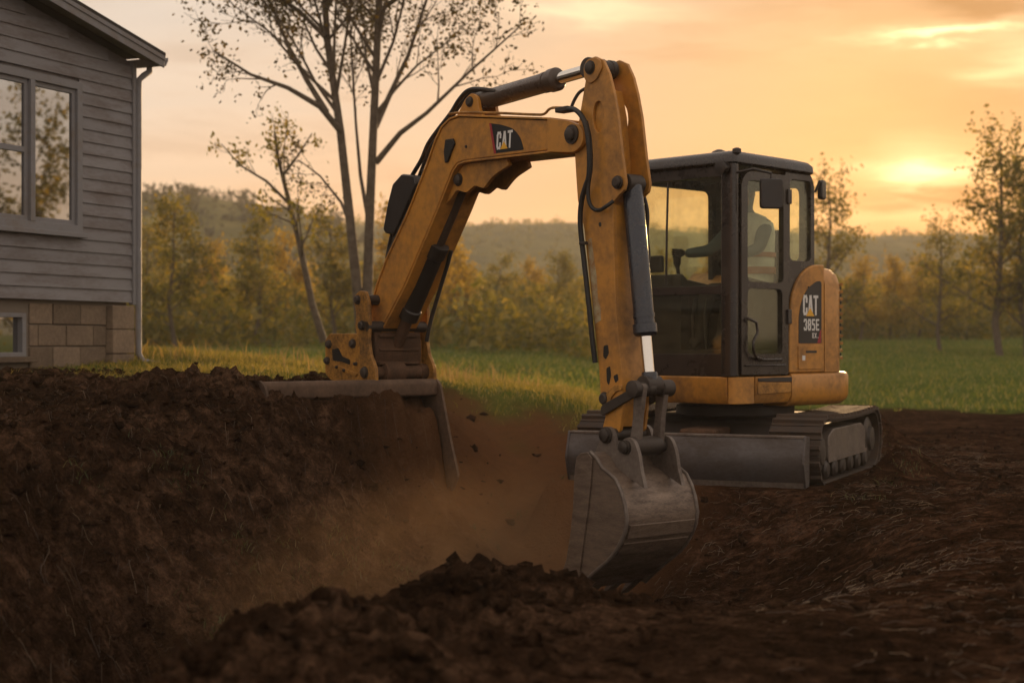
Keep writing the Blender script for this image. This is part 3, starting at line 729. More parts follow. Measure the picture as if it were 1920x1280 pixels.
cx = x0 + lwid * 1.62; MB().prism(lf, [(cx - lwid * .75, y0 - .002), (cx + lwid * .75, y0 - .002), (cx, y0 + hC * .42)], lw - .002, lw - .0042).build('emblem_triangle', decal_yellow, emb, smooth=False)
# grease tear and small boss on the boom side
MB().prism(af, aps([(838, 262), (852, 260), (855, 270), (849, 284), (842, 304), (837, 306), (835, 285)], .012), .013, -.006).build('hose_clamp', rubber, boom, bevel=.006)
bolt(aw(874, 275, .012), -AA, .010, .012, boom)
# valve guard box and hoses on the boom's outer edge
gb = rnd(aps([(752, 326), (776, 329), (779, 346), (752, 408), (738, 440), (722, 438), (717, 430), (726, 380), (735, 345)], .06), .015, 3)
guard = MB().prism(af, gb, .06, .26).build('work_light_guard', black_paint, EX, bevel=.015)
gb2 = rnd(aps([(783, 352), (791, 332), (789, 318), (797, 316), (799, 325), (742, 470), (726, 490), (722, 478)], .03), .01, 3)
MB().prism(af, gb2, .03, .2).build('hose_guard', rubber, guard, bevel=.012)
def hose(pxs, w, r, par=None, name='hose', m=None, n=8):
    pts = [aw(x, y, w[i] if isinstance(w, (list, tuple)) else w) for i, (x, y) in enumerate(pxs)]
    # Catmull-Rom smoothing
    out_ = []
    for i in range(len(pts) - 1):
        a = pts[max(i - 1, 0)]; b_ = pts[i]; c_ = pts[i + 1]; d_ = pts[min(i + 2, len(pts) - 1)]
        for k_ in range(6):
            s_ = k_ / 6
            out_.append(.5 * ((2 * b_) + (c_ - a) * s_ + (2 * a - 5 * b_ + 4 * c_ - d_) * s_ ** 2 + (3 * b_ - a - 3 * c_ + d_) * s_ ** 3))
    out_.append(pts[-1])
    return MB().tube(out_, r, n).build(name, m or rubber, par or EX, sharp=60)
hose([(930, 172), (905, 168), (880, 169), (862, 186), (845, 213), (822, 243), (803, 270), (790, 300), (770, 335), (755, 375), (735, 440), (726, 484)], .10, .016)
hose([(925, 176), (903, 172), (884, 173), (868, 190), (850, 216), (828, 246), (806, 280), (793, 312), (780, 345), (760, 390), (738, 450)], .16, .014)
hose([(842, 214), (870, 211), (930, 212), (1000, 215), (1020, 214), (1030, 205), (1042, 202), (1072, 204), (1084, 209)], .03, .009, m=yellow_worn, name='pipe')
hose([(1060, 206), (1078, 206), (1093, 222), (1101, 248), (1105, 290), (1104, 330), (1097, 352), (1090, 380), (1088, 420), (1094, 480), (1103, 560), (1110, 630), (1116, 680)], [.01, -.005, -.02, -.03, -.03, -.025, -.02, -.01, .0, .01, .01, .01, .02], .017)
hose([(1099, 228), (1106, 262), (1108, 310), (1103, 350), (1104, 376), (1112, 391), (1124, 394), (1138, 386), (1150, 377)], [-.01, -.02, -.02, -.02, -.02, -.015, -.01, -.01, .02], .013)
hose([(1070, 206), (1076, 190), (1086, 174), (1098, 166)], [.05, .06, .07, .08], .011)
hose([(1208, 370), (1214, 400), (1213, 440), (1216, 480), (1210, 520)], .30, .013)
hose([(846, 470), (838, 500), (824, 545), (808, 600), (800, 640)], .26, .015)
MB().box(aw(1094, 456, -.004), AD, AA, UPV, .05, .035, .02).build('hose_clamp', steel_dark, EX, bevel=.004)
MB().box(aw(1060, 206, .03), AD, AA, UPV, .12, .08, .035).build('hose_manifold', steel_dark, EX, bevel=.008)
# ---- arm (stick)
SW0, SW1 = .035, .265
st_px = [(1098, 150), (1096, 128), (1102, 112), (1116, 106), (1131, 113), (1142, 138), (1150, 170), (1158, 215), (1166, 290), (1173, 342), (1170, 356), (1158, 368), (1149, 380), (1150, 444), (1155, 587), (1166, 699), (1168, 760), (1163, 806), (1150, 824), (1136, 824), (1127, 812), (1135, 781), (1126, 740), (1123, 691), (1095, 429), (1083, 375), (1080, 330), (1077, 280), (1089, 203)]
sp = aps(st_px, SW0)
oval = [(1122 + 10.5 * math.cos(a), 219 + 30 * math.sin(a)) for a in [2 * math.pi * k / 16 for k in range(16)]]
arm = MB()
arm.prism(af, aps([(1101, 175), (1122, 165), (1131, 215), (1138, 300), (1137, 378), (1149.5, 384), (1150, 444), (1154.8, 587), (1165.5, 699), (1167.5, 760), (1160, 800), (1140, 806), (1136, 781), (1127, 740), (1124, 691), (1096, 429), (1084, 375), (1081, 330), (1078, 280), (1090, 203)], SW0), SW0 + .022, SW1 - .022)
arm = arm.build('arm', yellow, EX, bevel=.004)
MB().prism(af, sp, SW0, SW0 + .0225, [aps(oval, SW0)]).build('side_plate', yellow, arm, bevel=.004)
MB().prism(af, sp, SW1 - .0225, SW1, [aps(oval, SW0)]).build('side_plate', yellow, arm, bevel=.004)
MB().prism(af, rnd(aps([(1098, 150), (1096, 128), (1102, 113), (1116, 107), (1128, 113), (1131, 128), (1120, 150), (1108, 158)], SW0), .02, 3), SW0 - .012, SW0 - .0005).build('pin_boss', yellow, arm, bevel=.004)
for (px, py, r_) in ((1107, 127, .036), (1158, 342, .034)):
    c = ap(px, py, SW0 - .01); bolt(af(c[0], c[1], SW0 - .01), -AA, r_, .03, arm, 'pin')
    MB().cyl(af(c[0], c[1], SW0), af(c[0], c[1], SW1 + .02), r_ * .9).build('pin', steel_dark, arm)
c = ap(1107, 127, SW0)
MB().lathe(af(c[0] - .01, c[1] + .0, .075), AA, [(0, .05), (.01, .062), (.05, .062), (.055, .055), (.1, .055), (.105, .062), (.14, .062), (.15, .05)], 20).build('rod_eye', steel_dark, arm)
# weathered sticker strip and bare-metal scars on the arm's side
scar = pmat('peeled_sticker', (.46, .40, .24), .6, 0, .4, dirt=(.28, .12, .03), dirt_amt=.62, dirt_scale=14, var=.4)
MB().prism(af, aps([(1102, 450), (1109, 446), (1112, 470), (1119, 520), (1121, 560), (1126, 575), (1127, 600), (1116, 607), (1111, 560), (1106, 500)], SW0), SW0 + .001, SW0 - .0012).build('peeled_sticker', scar, arm, smooth=False)
for q_ in ([(1132, 648), (1140, 646), (1142, 662), (1136, 674), (1131, 668)], [(1137, 690), (1144, 686), (1146, 704), (1142, 722), (1138, 716)], [(1150, 705), (1158, 700), (1160, 712), (1154, 718)], [(1122, 418), (1127, 416), (1128, 424), (1124, 426)]):
    MB().prism(af, rnd(aps(q_, SW0), .008, 2), SW0 + .001, SW0 - .0011).build('grease_patch', rubber, arm, smooth=False)
# hose guard arch low on the arm
MB().prism(af, rnd(aps([(1132, 760), (1140, 735), (1155, 722), (1168, 722), (1168, 731), (1158, 733), (1148, 745), (1143, 772)], SW0), .012, 2), SW0 - .012, SW0 + .002).build('reinforcing_rib', yellow_worn, arm, bevel=.003)
bolt(aw(1134, 747, SW0), -AA, .034, .03, arm, 'pin', steel_dark)
# ---- cylinders: barrel, gland, rod
def ram(p0, p1, f_barrel, rb, rr_, name, mb_, eye=.05, gland=.03):
    p0 = Vector(p0); p1 = Vector(p1); ax = (p1 - p0); L = ax.length; ax.normalize(); B = L * f_barrel
    o = MB().lathe(p0, ax, [(.0, rb * .8), (.02, rb), (B - .14, rb), (B - .139, rb * 1.06), (B - .11, rb * 1.06), (B - .109, rb), (B - .075, rb), (B - .07, rb * 1.18), (B - .015, rb * 1.18), (B, rb * 1.0), (B + .005, rr_ * 1.3)], 24).build(name, mb_, EX)
    MB().lathe(p0 + ax * (B - .01), ax, [(0, rr_), (L - B, rr_)], 20).build('rod', chrome, o)
    MB().cyl(p0 - AA * eye, p0 + AA * eye, rb * .95, n=20).build('clevis', steel_dark, o, bevel=.006)
    MB().cyl(p1 - AA * eye, p1 + AA * eye, rr_ * 1.7, n=20).build('rod_eye', steel_dark, o, bevel=.006)
    return o
cyl_bronze = pmat('arm_cylinder_paint', (.085, .055, .038), .32, .2, .6, dirt=(.05, .033, .022), dirt_amt=.4, dirt_scale=4, var=.25)
cyl_blue = pmat('bucket_cylinder_paint', (.024, .028, .038), .30, .1, .6, dirt=(.05, .038, .03), dirt_amt=.34, dirt_scale=4, var=.2)
ram(aw(896, 192, .15), aw(1112, 129, .15), .72, .066, .040, 'arm_cylinder', cyl_bronze, .055)
bc = ram(aw(1185, 345, .15), aw(1219, 722, .15), .755, .064, .036, 'bucket_cylinder', cyl_blue, .065)
MB().lathe(aw(1218, 700, .15), aw(1219, 722, .15) - aw(1218, 700, .15), [(-.01, .046), (.0, .05), (.08, .05), (.09, .04)], 16).build('rod_end', cyl_blue, bc)
# boom cylinder
b0, b1 = aw(726, 690, .15), aw(868, 352, .15)
axb = (b1 - b0); Lb = axb.length; axb.normalize()
kk = (aw(768, 600, .15) - b0).dot(axb); k2 = (aw(836, 466, .15) - b0).dot(axb)
bcy = MB().lathe(b0 + axb * (kk - .01), axb, [(0, .05), (.01, .074), (.09, .076), (.10, .066), (k2 - kk - .12, .066), (k2 - kk - .11, .076), (k2 - kk - .01, .078), (k2 - kk, .05)], 22).build('boom_cylinder', black_paint, EX)
MB().lathe(b0, axb, [(0, .05), (.05, .052), (.12, .046), (kk, .042)], 16).build('base_shaft', rust, bcy)
MB().lathe(b0 + axb * (k2 - .02), axb, [(0, .038), (Lb - k2 + .02, .038)], 18).build('rod', cyl_bronze, bcy)
MB().cyl(b0 - AA * .07, b0 + AA * .07, .066, n=20).build('clevis', rust, bcy, bevel=.008)
# ---- bucket linkage
p_up0, p_up1 = aw(1199, 728, .0), None
u_, z_ = ap(1222, 728, .15)
lk = MB().lathe(af(u_, z_, -.03), AA, [(0, .03), (.008, .052), (.05, .052), (.055, .038), (.12, .042), (.13, .050), (.17, .050), (.18, .042), (.245, .038), (.25, .052), (.34, .052), (.348, .03)], 20).build('bucket_link', steel_dark, EX)
ub, zb_ = ap(1213, 835, .15)
for w0, w1 in ((.035, .075), (.225, .265)):
    th = .036
    dv = Vector((ub - u_, zb_ - z_)); nv = Vector((-dv.y, dv.x)).normalized() * th; e = dv.normalized() * .035
    pl = rnd([tuple(Vector((u_, z_)) + nv * 1.2 - e), tuple(Vector((u_, z_)) - nv * 1.2 - e), tuple(Vector((u_, z_)) * .5 + Vector((ub, zb_)) * .5 - nv * .8), tuple(Vector((ub, zb_)) - nv * 1.1 + e), tuple(Vector((ub, zb_)) + nv * 1.1 + e), tuple(Vector((u_, z_)) * .5 + Vector((ub, zb_)) * .5 + nv * .8)], .03, 4)
    MB().prism(af, pl, w0, w1).build('link_bar', steel, lk, bevel=.005)
MB().lathe(af(ub, zb_, -.06), AA, [(0, .04), (.06, .04), (.07, .060), (.30, .060), (.31, .04), (.38, .04)], 20).build('pin', steel_dark, lk)
us, zs = ap(1142, 808, .035)
# second link from arm to the upper pin
dv = Vector((u_, z_)); ev = Vector(ap(1150, 770, .1))
for w0, w1 in ((.008, .031), (.269, .292)):
    MB().prism(af, rnd([(dv.x - .03, dv.y + .03), (dv.x - .03, dv.y - .03), (ev.x + .02, ev.y - .035), (ev.x + .02, ev.y + .035)], .03, 4), w0, w1).build('link_bar', steel_dark, lk, bevel=.004)
# ---- digging bucket
WB0, WB1 = -.16, .46
side_px = [(1092, 849), (1106, 847), (1117, 858), (1128, 877), (1142, 888), (1153, 898), (1163, 920), (1170, 945), (1174, 972), (1171, 995), (1164, 1014), (1154, 1032), (1140, 1050), (1116, 1070), (1092, 1092), (1077, 1108), (1046, 1101), (1056, 1078), (1066, 1050), (1074, 1000), (1079, 950), (1081, 900), (1081, 873), (1084, 856)]
sd_poly = aps(side_px, WB0)
bucket = MB()
back = aps([(1090, 852), (1106, 851), (1116, 862), (1127, 881), (1141, 892), (1152, 902), (1161, 923), (1167.5, 946), (1171, 972), (1168.5, 994), (1161.5, 1013), (1151.5, 1031), (1138, 1048), (1114, 1068), (1090, 1090), (1066, 1104)], WB0)
strip(back, .022, af, WB0 + .02, WB1 - .02, bucket)
bucket = bucket.build('bucket', bucket_steel, EX, bevel=.003, sharp=40)
for w0, w1 in ((WB0, WB0 + .022), (WB1 - .022, WB1)):
    MB().prism(af, sd_poly, w0, w1).build('side_plate', bucket_steel, bucket, bevel=.005)
cut = aps([(1081, 873), (1084, 856), (1092, 848.5), (1104, 847), (1113, 858), (1110, 905), (1104, 960), (1096, 1020), (1088, 1085), (1080, 1105), (1060, 1106), (1044, 1101), (1054, 1078), (1064, 1050), (1072, 1000), (1077, 950), (1079, 900)], WB0)
for w0, w1 in ((WB0 - .014, WB0 - .0005), (WB1 + .0005, WB1 + .014)):
    MB().prism(af, cut, w0, w1).build('side_cutter', bucket_steel, bucket, bevel=.005)
# rim bead round the side plates
rim = aps(side_px[1:16], WB0)
for w in (WB0 + .006, WB1 - .006):
    MB().tube([af(u, z, w) for u, z in rim], .013, 8).build('edge_bead', steel, bucket, sharp=60)
# wear strips across the back, teeth at the lip, lugs on top
for a, b_ in (((1172, 985), (1166, 1010)), ((1160, 1019), (1146, 1040))):
    ua, ub2 = ap(*a, WB0), ap(*b_, WB0)
    m = MB(); strip([(ua[0] - .012, ua[1]), (ub2[0] - .012, ub2[1])], .012, af, WB0 + .03, WB1 - .03, m); m.build('wear_strip', bucket_steel, bucket, bevel=.003)
lip = Vector(ap(1066, 1104, WB0)); tip = Vector(ap(1046, 1128, WB0))
for k_ in range(4):
    w = WB0 + .05 + k_ * (WB1 - WB0 - .1) / 3
    d_ = (tip - lip).normalized(); n_ = Vector((-d_.y, d_.x)) * .03
    MB().prism(af, [tuple(lip - d_ * .08 + n_), tuple(lip - d_ * .08 - n_), tuple(tip - n_ * .15), tuple(tip + n_ * .15)], w - .035, w + .035).build('tooth', steel, bucket, bevel=.006)
for wc, px in ((-.02, 0), (.30, 0)):
    lgp = rnd(aps([(1160, 846), (1168, 826), (1180, 818), (1192, 826), (1200, 850), (1204, 880), (1212, 916), (1190, 900), (1176, 893), (1150, 892), (1133, 880), (1122, 866), (1118, 850), (1122, 838), (1129, 822), (1133, 806), (1141, 798), (1151, 804), (1156, 824)], -.02), [.01, .03, .03, .03, .02, 0, 0, 0, 0, 0, 0, 0, 0, .02, .02, .03, .03, .03, .02], 3)
    MB().prism(af, lgp, wc - .014, wc + .014).build('lug', steel, bucket, bevel=.004)
    sgn = -1 if wc < .1 else 1
    for px, py, r_ in ((1177, 838, .034), (1140, 815, .040)):
        c = ap(px, py, -.02)
        MB().lathe(af(c[0], c[1], wc + sgn * .013), AA * sgn, [(0, r_ * 1.3), (.012, r_ * 1.3), (.014, r_), (.03, r_), (.036, r_ * .7)], 18).build('pin', steel_dark, bucket)
c = ap(1140, 815, -.02); MB().cyl(af(c[0], c[1], -.02), af(c[0], c[1], .30), .04).build('pin', steel_dark, bucket)
c = ap(1177, 838, -.02); MB().cyl(af(c[0], c[1], -.02), af(c[0], c[1], .30), .038).build('pin', steel_dark, bucket)
tb = ap(1128, 872, -.02); MB().box(af(tb[0] - .05, tb[1] - .01, .14), AD, AA, UPV, .16, .34, .03).build('top_stiffener', bucket_steel, bucket, bevel=.006)
# ---- boom foot bracket on the wide bucket
FW0, FW1 = -.13, .43
fpx = [(666, 552), (674, 545), (684, 546), (690, 565), (692, 600), (690, 640), (694, 665), (703, 690), (704, 715), (696, 730), (684, 735), (673, 724), (668, 708), (674, 690), (674, 650), (666, 615), (667, 585), (663, 566)]
ft = MB().prism(af, rnd(aps(fpx, FW0), .012, 2), FW0, FW0 + .03).build('boom_foot', yellow_worn, EX, bevel=.006)
MB().prism(af, rnd(aps(fpx, FW0), .012, 2), FW1 - .03, FW1).build('side_plate', yellow_worn, ft, bevel=.006)
wing = rnd(aps([(617, 625), (680, 625), (690, 640), (690, 690), (676, 733), (650, 724), (618, 711), (609, 700), (609, 638)], FW0 + .03), .015, 3)
wf = MB().prism(af, wing, FW0 + .032, FW0 + .07).build('mounting_plate', yellow_worn, ft, bevel=.006)
MB().prism(af, wing, FW1 - .07, FW1 - .032).build('mounting_plate', yellow_worn, ft, bevel=.006)
for px, py, r_, w in ((671, 562, .028, FW0), (679, 610, .030, FW0), (662, 644, .028, FW0 + .03), (617, 645, .026, FW0 + .03), (614, 676, .024, FW0 + .03), (684, 698, .036, FW0), (674, 722, .026, FW0), (634, 688, .013, FW0 + .03), (648, 694, .012, FW0 + .03), (668, 682, .012, FW0 + .03)):
    bolt(aw(px, py, w), -AA, r_, .03, ft)
MB().prism(af, rnd(aps([(622, 655), (634, 652), (642, 668), (656, 674), (656, 684), (640, 678), (624, 676)], FW0 + .03), .01, 2), FW0 + .033, FW0 + .031).build('grease_patch', rubber, ft, smooth=False)
MB().prism(af, rnd(aps([(632, 684), (672, 700), (668, 706), (630, 690)], FW0 + .03), .004, 2), FW0 + .02, FW0 + .033).build('rib', yellow_worn, ft, bevel=.003)
u1, z1 = ap(690, 650, FW0)
MB().prism(af, rnd([(u1 + .02, z1 + .13), (u1 + .20, z1 + .10), (u1 + .22, z1 - .24), (u1 + .06, z1 - .24), (u1 + .0, z1 - .05)], .03, 3), FW0 + .07, FW1 - .07).build('swing_block', rust, ft, bevel=.01)
for zz_ in (.08, -.02, -.12):
    MB().box(af(u1 + .015, z1 + zz_, .15), AD, AA, UPV, .05, .36, .022).build('rib', rust, ft, bevel=.006)
c = ap(684, 698, FW0); MB().lathe(af(c[0] - .02, c[1], FW0 + .03), AA, [(0, .06), (.04, .06), (.05, .045), (.10, .045), (.11, .075), (.17, .08), (.28, .08), (.29, .05), (.44, .05), (.45, .06), (.50, .06)], 20).build('pin', rust, ft)
c = ap(676, 562, FW0); MB().cyl(af(c[0] - .01, c[1], FW0), af(c[0] - .01, c[1], FW1), .038).build('pin', steel_dark, ft)
c = ap(683, 612, FW0); MB().cyl(af(c[0] - .02, c[1], FW0), af(c[0] - .02, c[1], FW1), .04).build('pin', steel_dark, ft)
# wide ditching bucket that the foot stands on, mouth towards the trench
uw, zw = ap(690, 714, FW0)
uw = uw - .03
wb_c = .15; WW0, WW1 = -1.06, .42
rustb = pmat('wide_bucket_steel', (.15, .088, .052), .65, .15, .4, dirt=(.06, .038, .025), dirt_amt=.55, dirt_scale=3, bump=.2, bump_scale=40, var=.35)
wbk = MB(); wbk.prism(af, rnd([(uw + .13, zw), (uw - .06, zw + .012), (uw - .085, zw - .02), (uw - .085, zw - .11), (uw - .05, zw - .12), (uw + .13, zw - .10)], .012, 2), WW0, WW1)
wbk = wbk.build('wide_bucket', rustb, EX, bevel=.008)
m = MB(); strip([(uw + .12, zw - .05), (uw + .20, zw - .25), (uw + .18, zw - .5), (uw + .05, zw - .7), (uw - .15, zw - .8)], .02, af, WW0 + .002, WW1 - .002, m); m.build('shell', rustb, wbk)
for w0, w1 in ((WW0 - .02, WW0 + .001), (WW1 - .001, WW1 + .022)):
    MB().prism(af, rnd([(uw + .14, zw + .004), (uw - .05, zw + .018), (uw - .11, zw - .03), (uw - .23, zw - .42), (uw - .33, zw - .70), (uw - .25, zw - .82), (uw + .06, zw - .74), (uw + .2, zw - .5), (uw + .22, zw - .25)], .03, 3), w0, w1).build('side_plate', rustb, wbk, bevel=.005)
# ------------------------------------------------------------------ excavator: undercarriage
TK = Vector((TRK[0], TRK[1], 0)).normalized(); BL = Vector((BLD[0], BLD[1], 0)).normalized()   # rearwards, across to the left
BR = Vector((2.22, 11.94, 0))                                                                  # right lower corner of the blade
def uf(a, b_, z): return BR + TK * a + BL * b_ + UPV * z
bf = lambda u, v, w: uf(u, w, v)
BWID = 1.90
prof = [(-.10 + .10 * (1 - math.sin(math.pi * (.15 + .7 * i / 8))) - .02, .015 + .36 * i / 8) for i in range(9)]
blade = MB(); strip(prof, .022, bf, 0.012, BWID - .012, blade)
blade = blade.build('dozer_blade', blade_steel, EX, sharp=50)
m = MB(); strip([(prof[0][0] - .006, prof[0][1] - .02), (prof[1][0] - .006, prof[1][1] + .04)], .02, bf, 0.004, BWID - .004, m); m.build('cutting_edge', steel, blade, bevel=.003)
m = MB().box(uf(prof[-1][0] + .012, BWID / 2, prof[-1][1] + .008), TK, BL, UPV, .06, BWID - .02, .022); m.build('top_rail', steel, blade, bevel=.006)
for w0 in (-.006, BWID - .012):
    MB().prism(bf, rnd([(prof[-1][0] - .02, prof[-1][1] + .02), (prof[-1][0] + .10, prof[-1][1] + .01), (.02, .2), (.02, .012), (prof[0][0] - .025, .005), (prof[4][0] - .035, .19)], .01, 2), w0, w0 + .018).build('end_plate', blade_steel, blade, bevel=.004)
for b_ in (.55, 1.35):
    MB().tube([uf(-.02, b_, .18), uf(.35, b_ + (.95 - b_) * .15, .22), uf(.85, b_ + (.95 - b_) * .3, .32)], .05, 8).build('push_arm', steel_dark, blade)
MB().box(uf(.5, .95, .33), TK, BL, UPV, .5, .30, .16).build('arm_cover', rust, blade, bevel=.03)
# tracks
TL, TH, TWd = 2.40, .54, .40
def track_path(n):
    """closed rounded-oblong path in (a, z); a rearwards from the front end"""
    r0, r1 = .255, .25; L = TL; pts = []
    seg = []
    cf = (r0, r0 - .01); cr = (L - r1, r1 + .005)
    for i in range(61):
        an = math.pi / 2 + math.pi * i / 60; seg.append((cf[0] + r0 * math.cos(an), cf[1] + r0 * math.sin(an)))
    for i in range(1, 60): seg.append((cf[0] + (cr[0] - cf[0]) * i / 60, -.015))
    for i in range(61):
        an = -math.pi / 2 + math.pi * i / 60; seg.append((cr[0] + r1 * math.cos(an), cr[1] + r1 * math.sin(an)))
    for i in range(1, 60):
        s_ = i / 60; seg.append((cr[0] + (cf[0] - cr[0]) * s_, cr[1] + r1 + (cf[1] + r0 - cr[1] - r1) * s_ - .018 * math.sin(math.pi * s_)))
    P = np.array(seg + [seg[0]]); d_ = np.r_[0, np.cumsum(np.linalg.norm(np.diff(P, axis=0), axis=1))]
    q_ = np.linspace(0, d_[-1], n, endpoint=False)
    return [(np.interp(x, d_, P[:, 0]), np.interp(x, d_, P[:, 1])) for x in q_]
shoe_me = None
def track(b0, side):
    global shoe_me
    A_ = .13                                   # track front end behind the blade
    path = track_path(96)
    m = MB(); n = len(path); vs_ = []; fs = []
    for (a, z) in path:
        ca, cz = TL / 2, TH / 2 - .02
        for off, w in ((0, b0 + .02), (0, b0 + TWd - .02), (1, b0 + TWd - .02), (1, b0 + .02)):
            k_ = .93 if off else 1.0
            vs_.append(uf(A_ + ca + (a - ca) * (1 - off * .022 / (TL / 2)) , w, cz + (z - cz) * (1 - off * .10)))
    for i in range(n):
        j = (i + 1) % n
        for k_ in range(4): fs.append([i * 4 + k_, i * 4 + (k_ + 1) % 4, j * 4 + (k_ + 1) % 4, j * 4 + k_])
    tr = MB().add(vs_, fs).build('track', track_mat, EX)
    tr['label'] = 'muddy crawler track'
    # shoes
    ns = 46; pp = track_path(ns)
    for i in range(ns):
        a, z = pp[i]; a2, z2 = pp[(i + 1) % ns]; am, zm = pp[i - 1]
        t_ = (TK * (a2 - am) + UPV * (z2 - zm)).normalized(); nrm = t_.cross(BL)
        c_ = uf(A_ + a, b0 + TWd / 2, z)
        outw = c_ - uf(A_ + TL / 2, b0 + TWd / 2, TH / 2 - .02)
        if nrm.dot(outw) < 0: nrm = -nrm
        if shoe_me is None:
            mb_ = MB(); X_, Y_, Z_ = Vector((1, 0, 0)), Vector((0, 1, 0)), Vector((0, 0, 1))
            pr_ = [(-.056, -.004), (.056, -.004), (.056, .010), (.022, .012), (.014, .036), (-.012, .036), (-.02, .012), (-.056, .010)]
            mb_.prism(lambda u, v, w: Vector((u, w, v)), pr_, -TWd / 2, TWd / 2)
            o = mb_.build('track_shoe', track_mat, tr, origin=(0, 0, 0), bevel=.004, seg=1); shoe_me = o.data
        else:
            o = bpy.data.objects.new('track_shoe', shoe_me); COL.objects.link(o); o.parent = tr
        x_ = t_; y_ = nrm.cross(x_)
        Mx = Matrix((x_, y_, nrm)).transposed().to_4x4(); Mx.translation = c_ - ROOT[EX.name]
        o.matrix_local = Mx
    # frame, rollers, idler, sprocket
    inn = b0 + (.0 if side > 0 else 0)
    fo = lambda u, v, w: uf(A_ + u, w, v)
    ws = (b0 + .035, b0 + TWd - .035)
    MB().prism(fo, rnd([(.45, .17), (.45, .36), (.62, .41), (TL - .72, .41), (TL - .55, .36), (TL - .55, .17)], .02, 2), ws[0], ws[1]).build('track_frame', steel, tr, bevel=.01)
    for w in (b0 + .028, b0 + TWd - .034):
        MB().prism(fo, rnd([(.42, .155), (TL - .52, .155), (TL - .52, .185), (.42, .185)], .006, 2), w, w + .006 * 1).build('frame_rail', steel, tr)
    for i in range(6):
        a = .42 + i * (TL - .95) / 5
        MB().lathe(uf(A_ + a, b0 + .03, .10), BL, [(0, .05), (.02, .075), (.08, .075), (.09, .055), (.25, .055), (.26, .075), (.32, .075), (.34, .05)], 16).build('roller', steel_dark, tr)
    for a, r_, nm in ((.255, .195, 'idler'), (TL - .25, .19, 'sprocket')):
        c_ = uf(A_ + a, b0 + .03, .25)
        MB().lathe(c_, BL, [(0, .07), (.005, .10), (.03, .11), (.035, r_ - .03), (.05, r_), (.29, r_), (.305, r_ - .03), (.31, .11), (.335, .10), (.34, .07)], 26).build(nm, steel_dark, tr)
    return tr
track(-.06, -1)
track(BWID - TWd + .02, 1)
MB().prism(lambda u, v, w: uf(u, w, v), rnd([(.55, .22), (.75, .44), (1.1, .50), (1.75, .50), (2.1, .44), (2.3, .22)], .04, 3), .30, BWID - .34).build('undercarriage_frame', steel_dark, EX, bevel=.02)
# ------------------------------------------------------------------ excavator: upper structure
E1 = Vector((-.69, .724, 0)).normalized(); E2 = Vector((.724, .69, 0)).normalized()      # across to the far side; rearwards
CC = Vector((1.73, 12.45, 0))                                                            # near front corner of the cab
def pf(L, W, z): return CC + E2 * L + E1 * W + UPV * z
swc = Vector((UC[0], UC[1], 0))
MB().lathe(swc + UPV * .47, UPV, [(0, .48), (.02, .50), (.09, .50), (.10, .46), (.16, .46)], 36).build('swing_ring', steel_dark, EX)
ZB, ZD = .605, .822
fr_top = lambda u, v, w: pf(u, v, w)
DW = 1.36
def skirt(poly, name, m, z0=ZB, z1=ZD, par=None, bev=.018):
    return MB().prism(fr_top, poly, z0, z1).build(name, m, par or EX, bevel=bev, seg=3)
# deck skirt in panels with gaps between them
deck = MB().prism(fr_top, [(.06, .06), (1.5, .06), (1.5, DW - .05), (.06, DW - .05)], ZB + .03, ZD - .012).build('deck', steel_dark, EX)
def skirt_panel(L0, L1, W0_, W1_, name, chamf=.035, par=deck):
    """panel with a bevelled lower edge along the door side"""
    pr_ = [(W0_ + chamf, ZB), (W0_, ZB + .06), (W0_, ZD), (W1_, ZD), (W1_, ZB)]
    return MB().prism(lambda u, v, w: pf(w, u, v), pr_, L0, L1).build(name, yellow, par, bevel=.01)
pr_ = [(-.02 + .035, ZB), (-.02, ZB + .06), (-.02, ZD), (.2, ZD), (.2, ZB)]
MB().prism(lambda u, v, w: pf(u, w, v), pr_, .05, DW * .56).build('front_skirt', yellow, deck, bevel=.01)
MB().prism(lambda u, v, w: pf(u, w, v), pr_, DW * .56 + .006, DW).build('front_skirt', yellow, deck, bevel=.01)
MB().prism(fr_top, rnd([(-.02, .046), (-.02, .005), (.02, -.028), (.24, -.028), (.24, .046)], .02, 2), ZB + .004, ZD - .001).build('corner_skirt', yellow, deck, bevel=.014)
skirt_panel(.246, .715, -.03, .15, 'side_skirt')
hatch = MB().prism(lambda u, v, w: pf(u, w, v), rnd([(.26, ZB + .075), (.70, ZB + .085), (.70, ZD - .055), (.26, ZD - .045)], .012, 2), -.042, -.031).build('step_hatch', yellow_worn, deck, bevel=.004)
MB().prism(lambda u, v, w: pf(u, w, v), [(.27, ZD - .040), (.71, ZD - .05), (.71, ZD - .008), (.27, ZD - .012)], -.0385, -.0312).build('scuff_strip', black_paint, hatch, bevel=.003)
# counterweight: rounded rear
def cwpoly(g):
    R_ = .36; out_ = [(.722, -.03 + g)]
    Lr = 1.76 - g
    for k_ in range(9):
        an = math.pi / 2 * k_ / 8; out_.append((Lr - R_ + R_ * math.sin(an), -.03 + g + R_ * (1 - math.cos(an))))
    for k_ in range(9):
        an = math.pi / 2 * k_ / 8; out_.append((Lr - R_ + R_ * math.cos(an), DW - g - R_ + R_ * math.sin(an)))
    out_.append((.722, DW - g)); return out_
cwb = MB(); P0, P1, P2, P3 = cwpoly(.05), cwpoly(0.0), cwpoly(0.0), cwpoly(.03)
lv = [(P0, ZB - .03), (cwpoly(.012), ZB + .01), (P1, ZB + .05), (P2, ZD - .01), (cwpoly(.010), ZD + .012), (P3, ZD + .022)]
nn = len(P0); vs_ = [pf(l, w, z) for P_, z in lv for l, w in P_]; fs = []
for i in range(len(lv) - 1):
    for k_ in range(nn): fs.append([i * nn + k_, i * nn + (k_ + 1) % nn, (i + 1) * nn + (k_ + 1) % nn, (i + 1) * nn + k_])
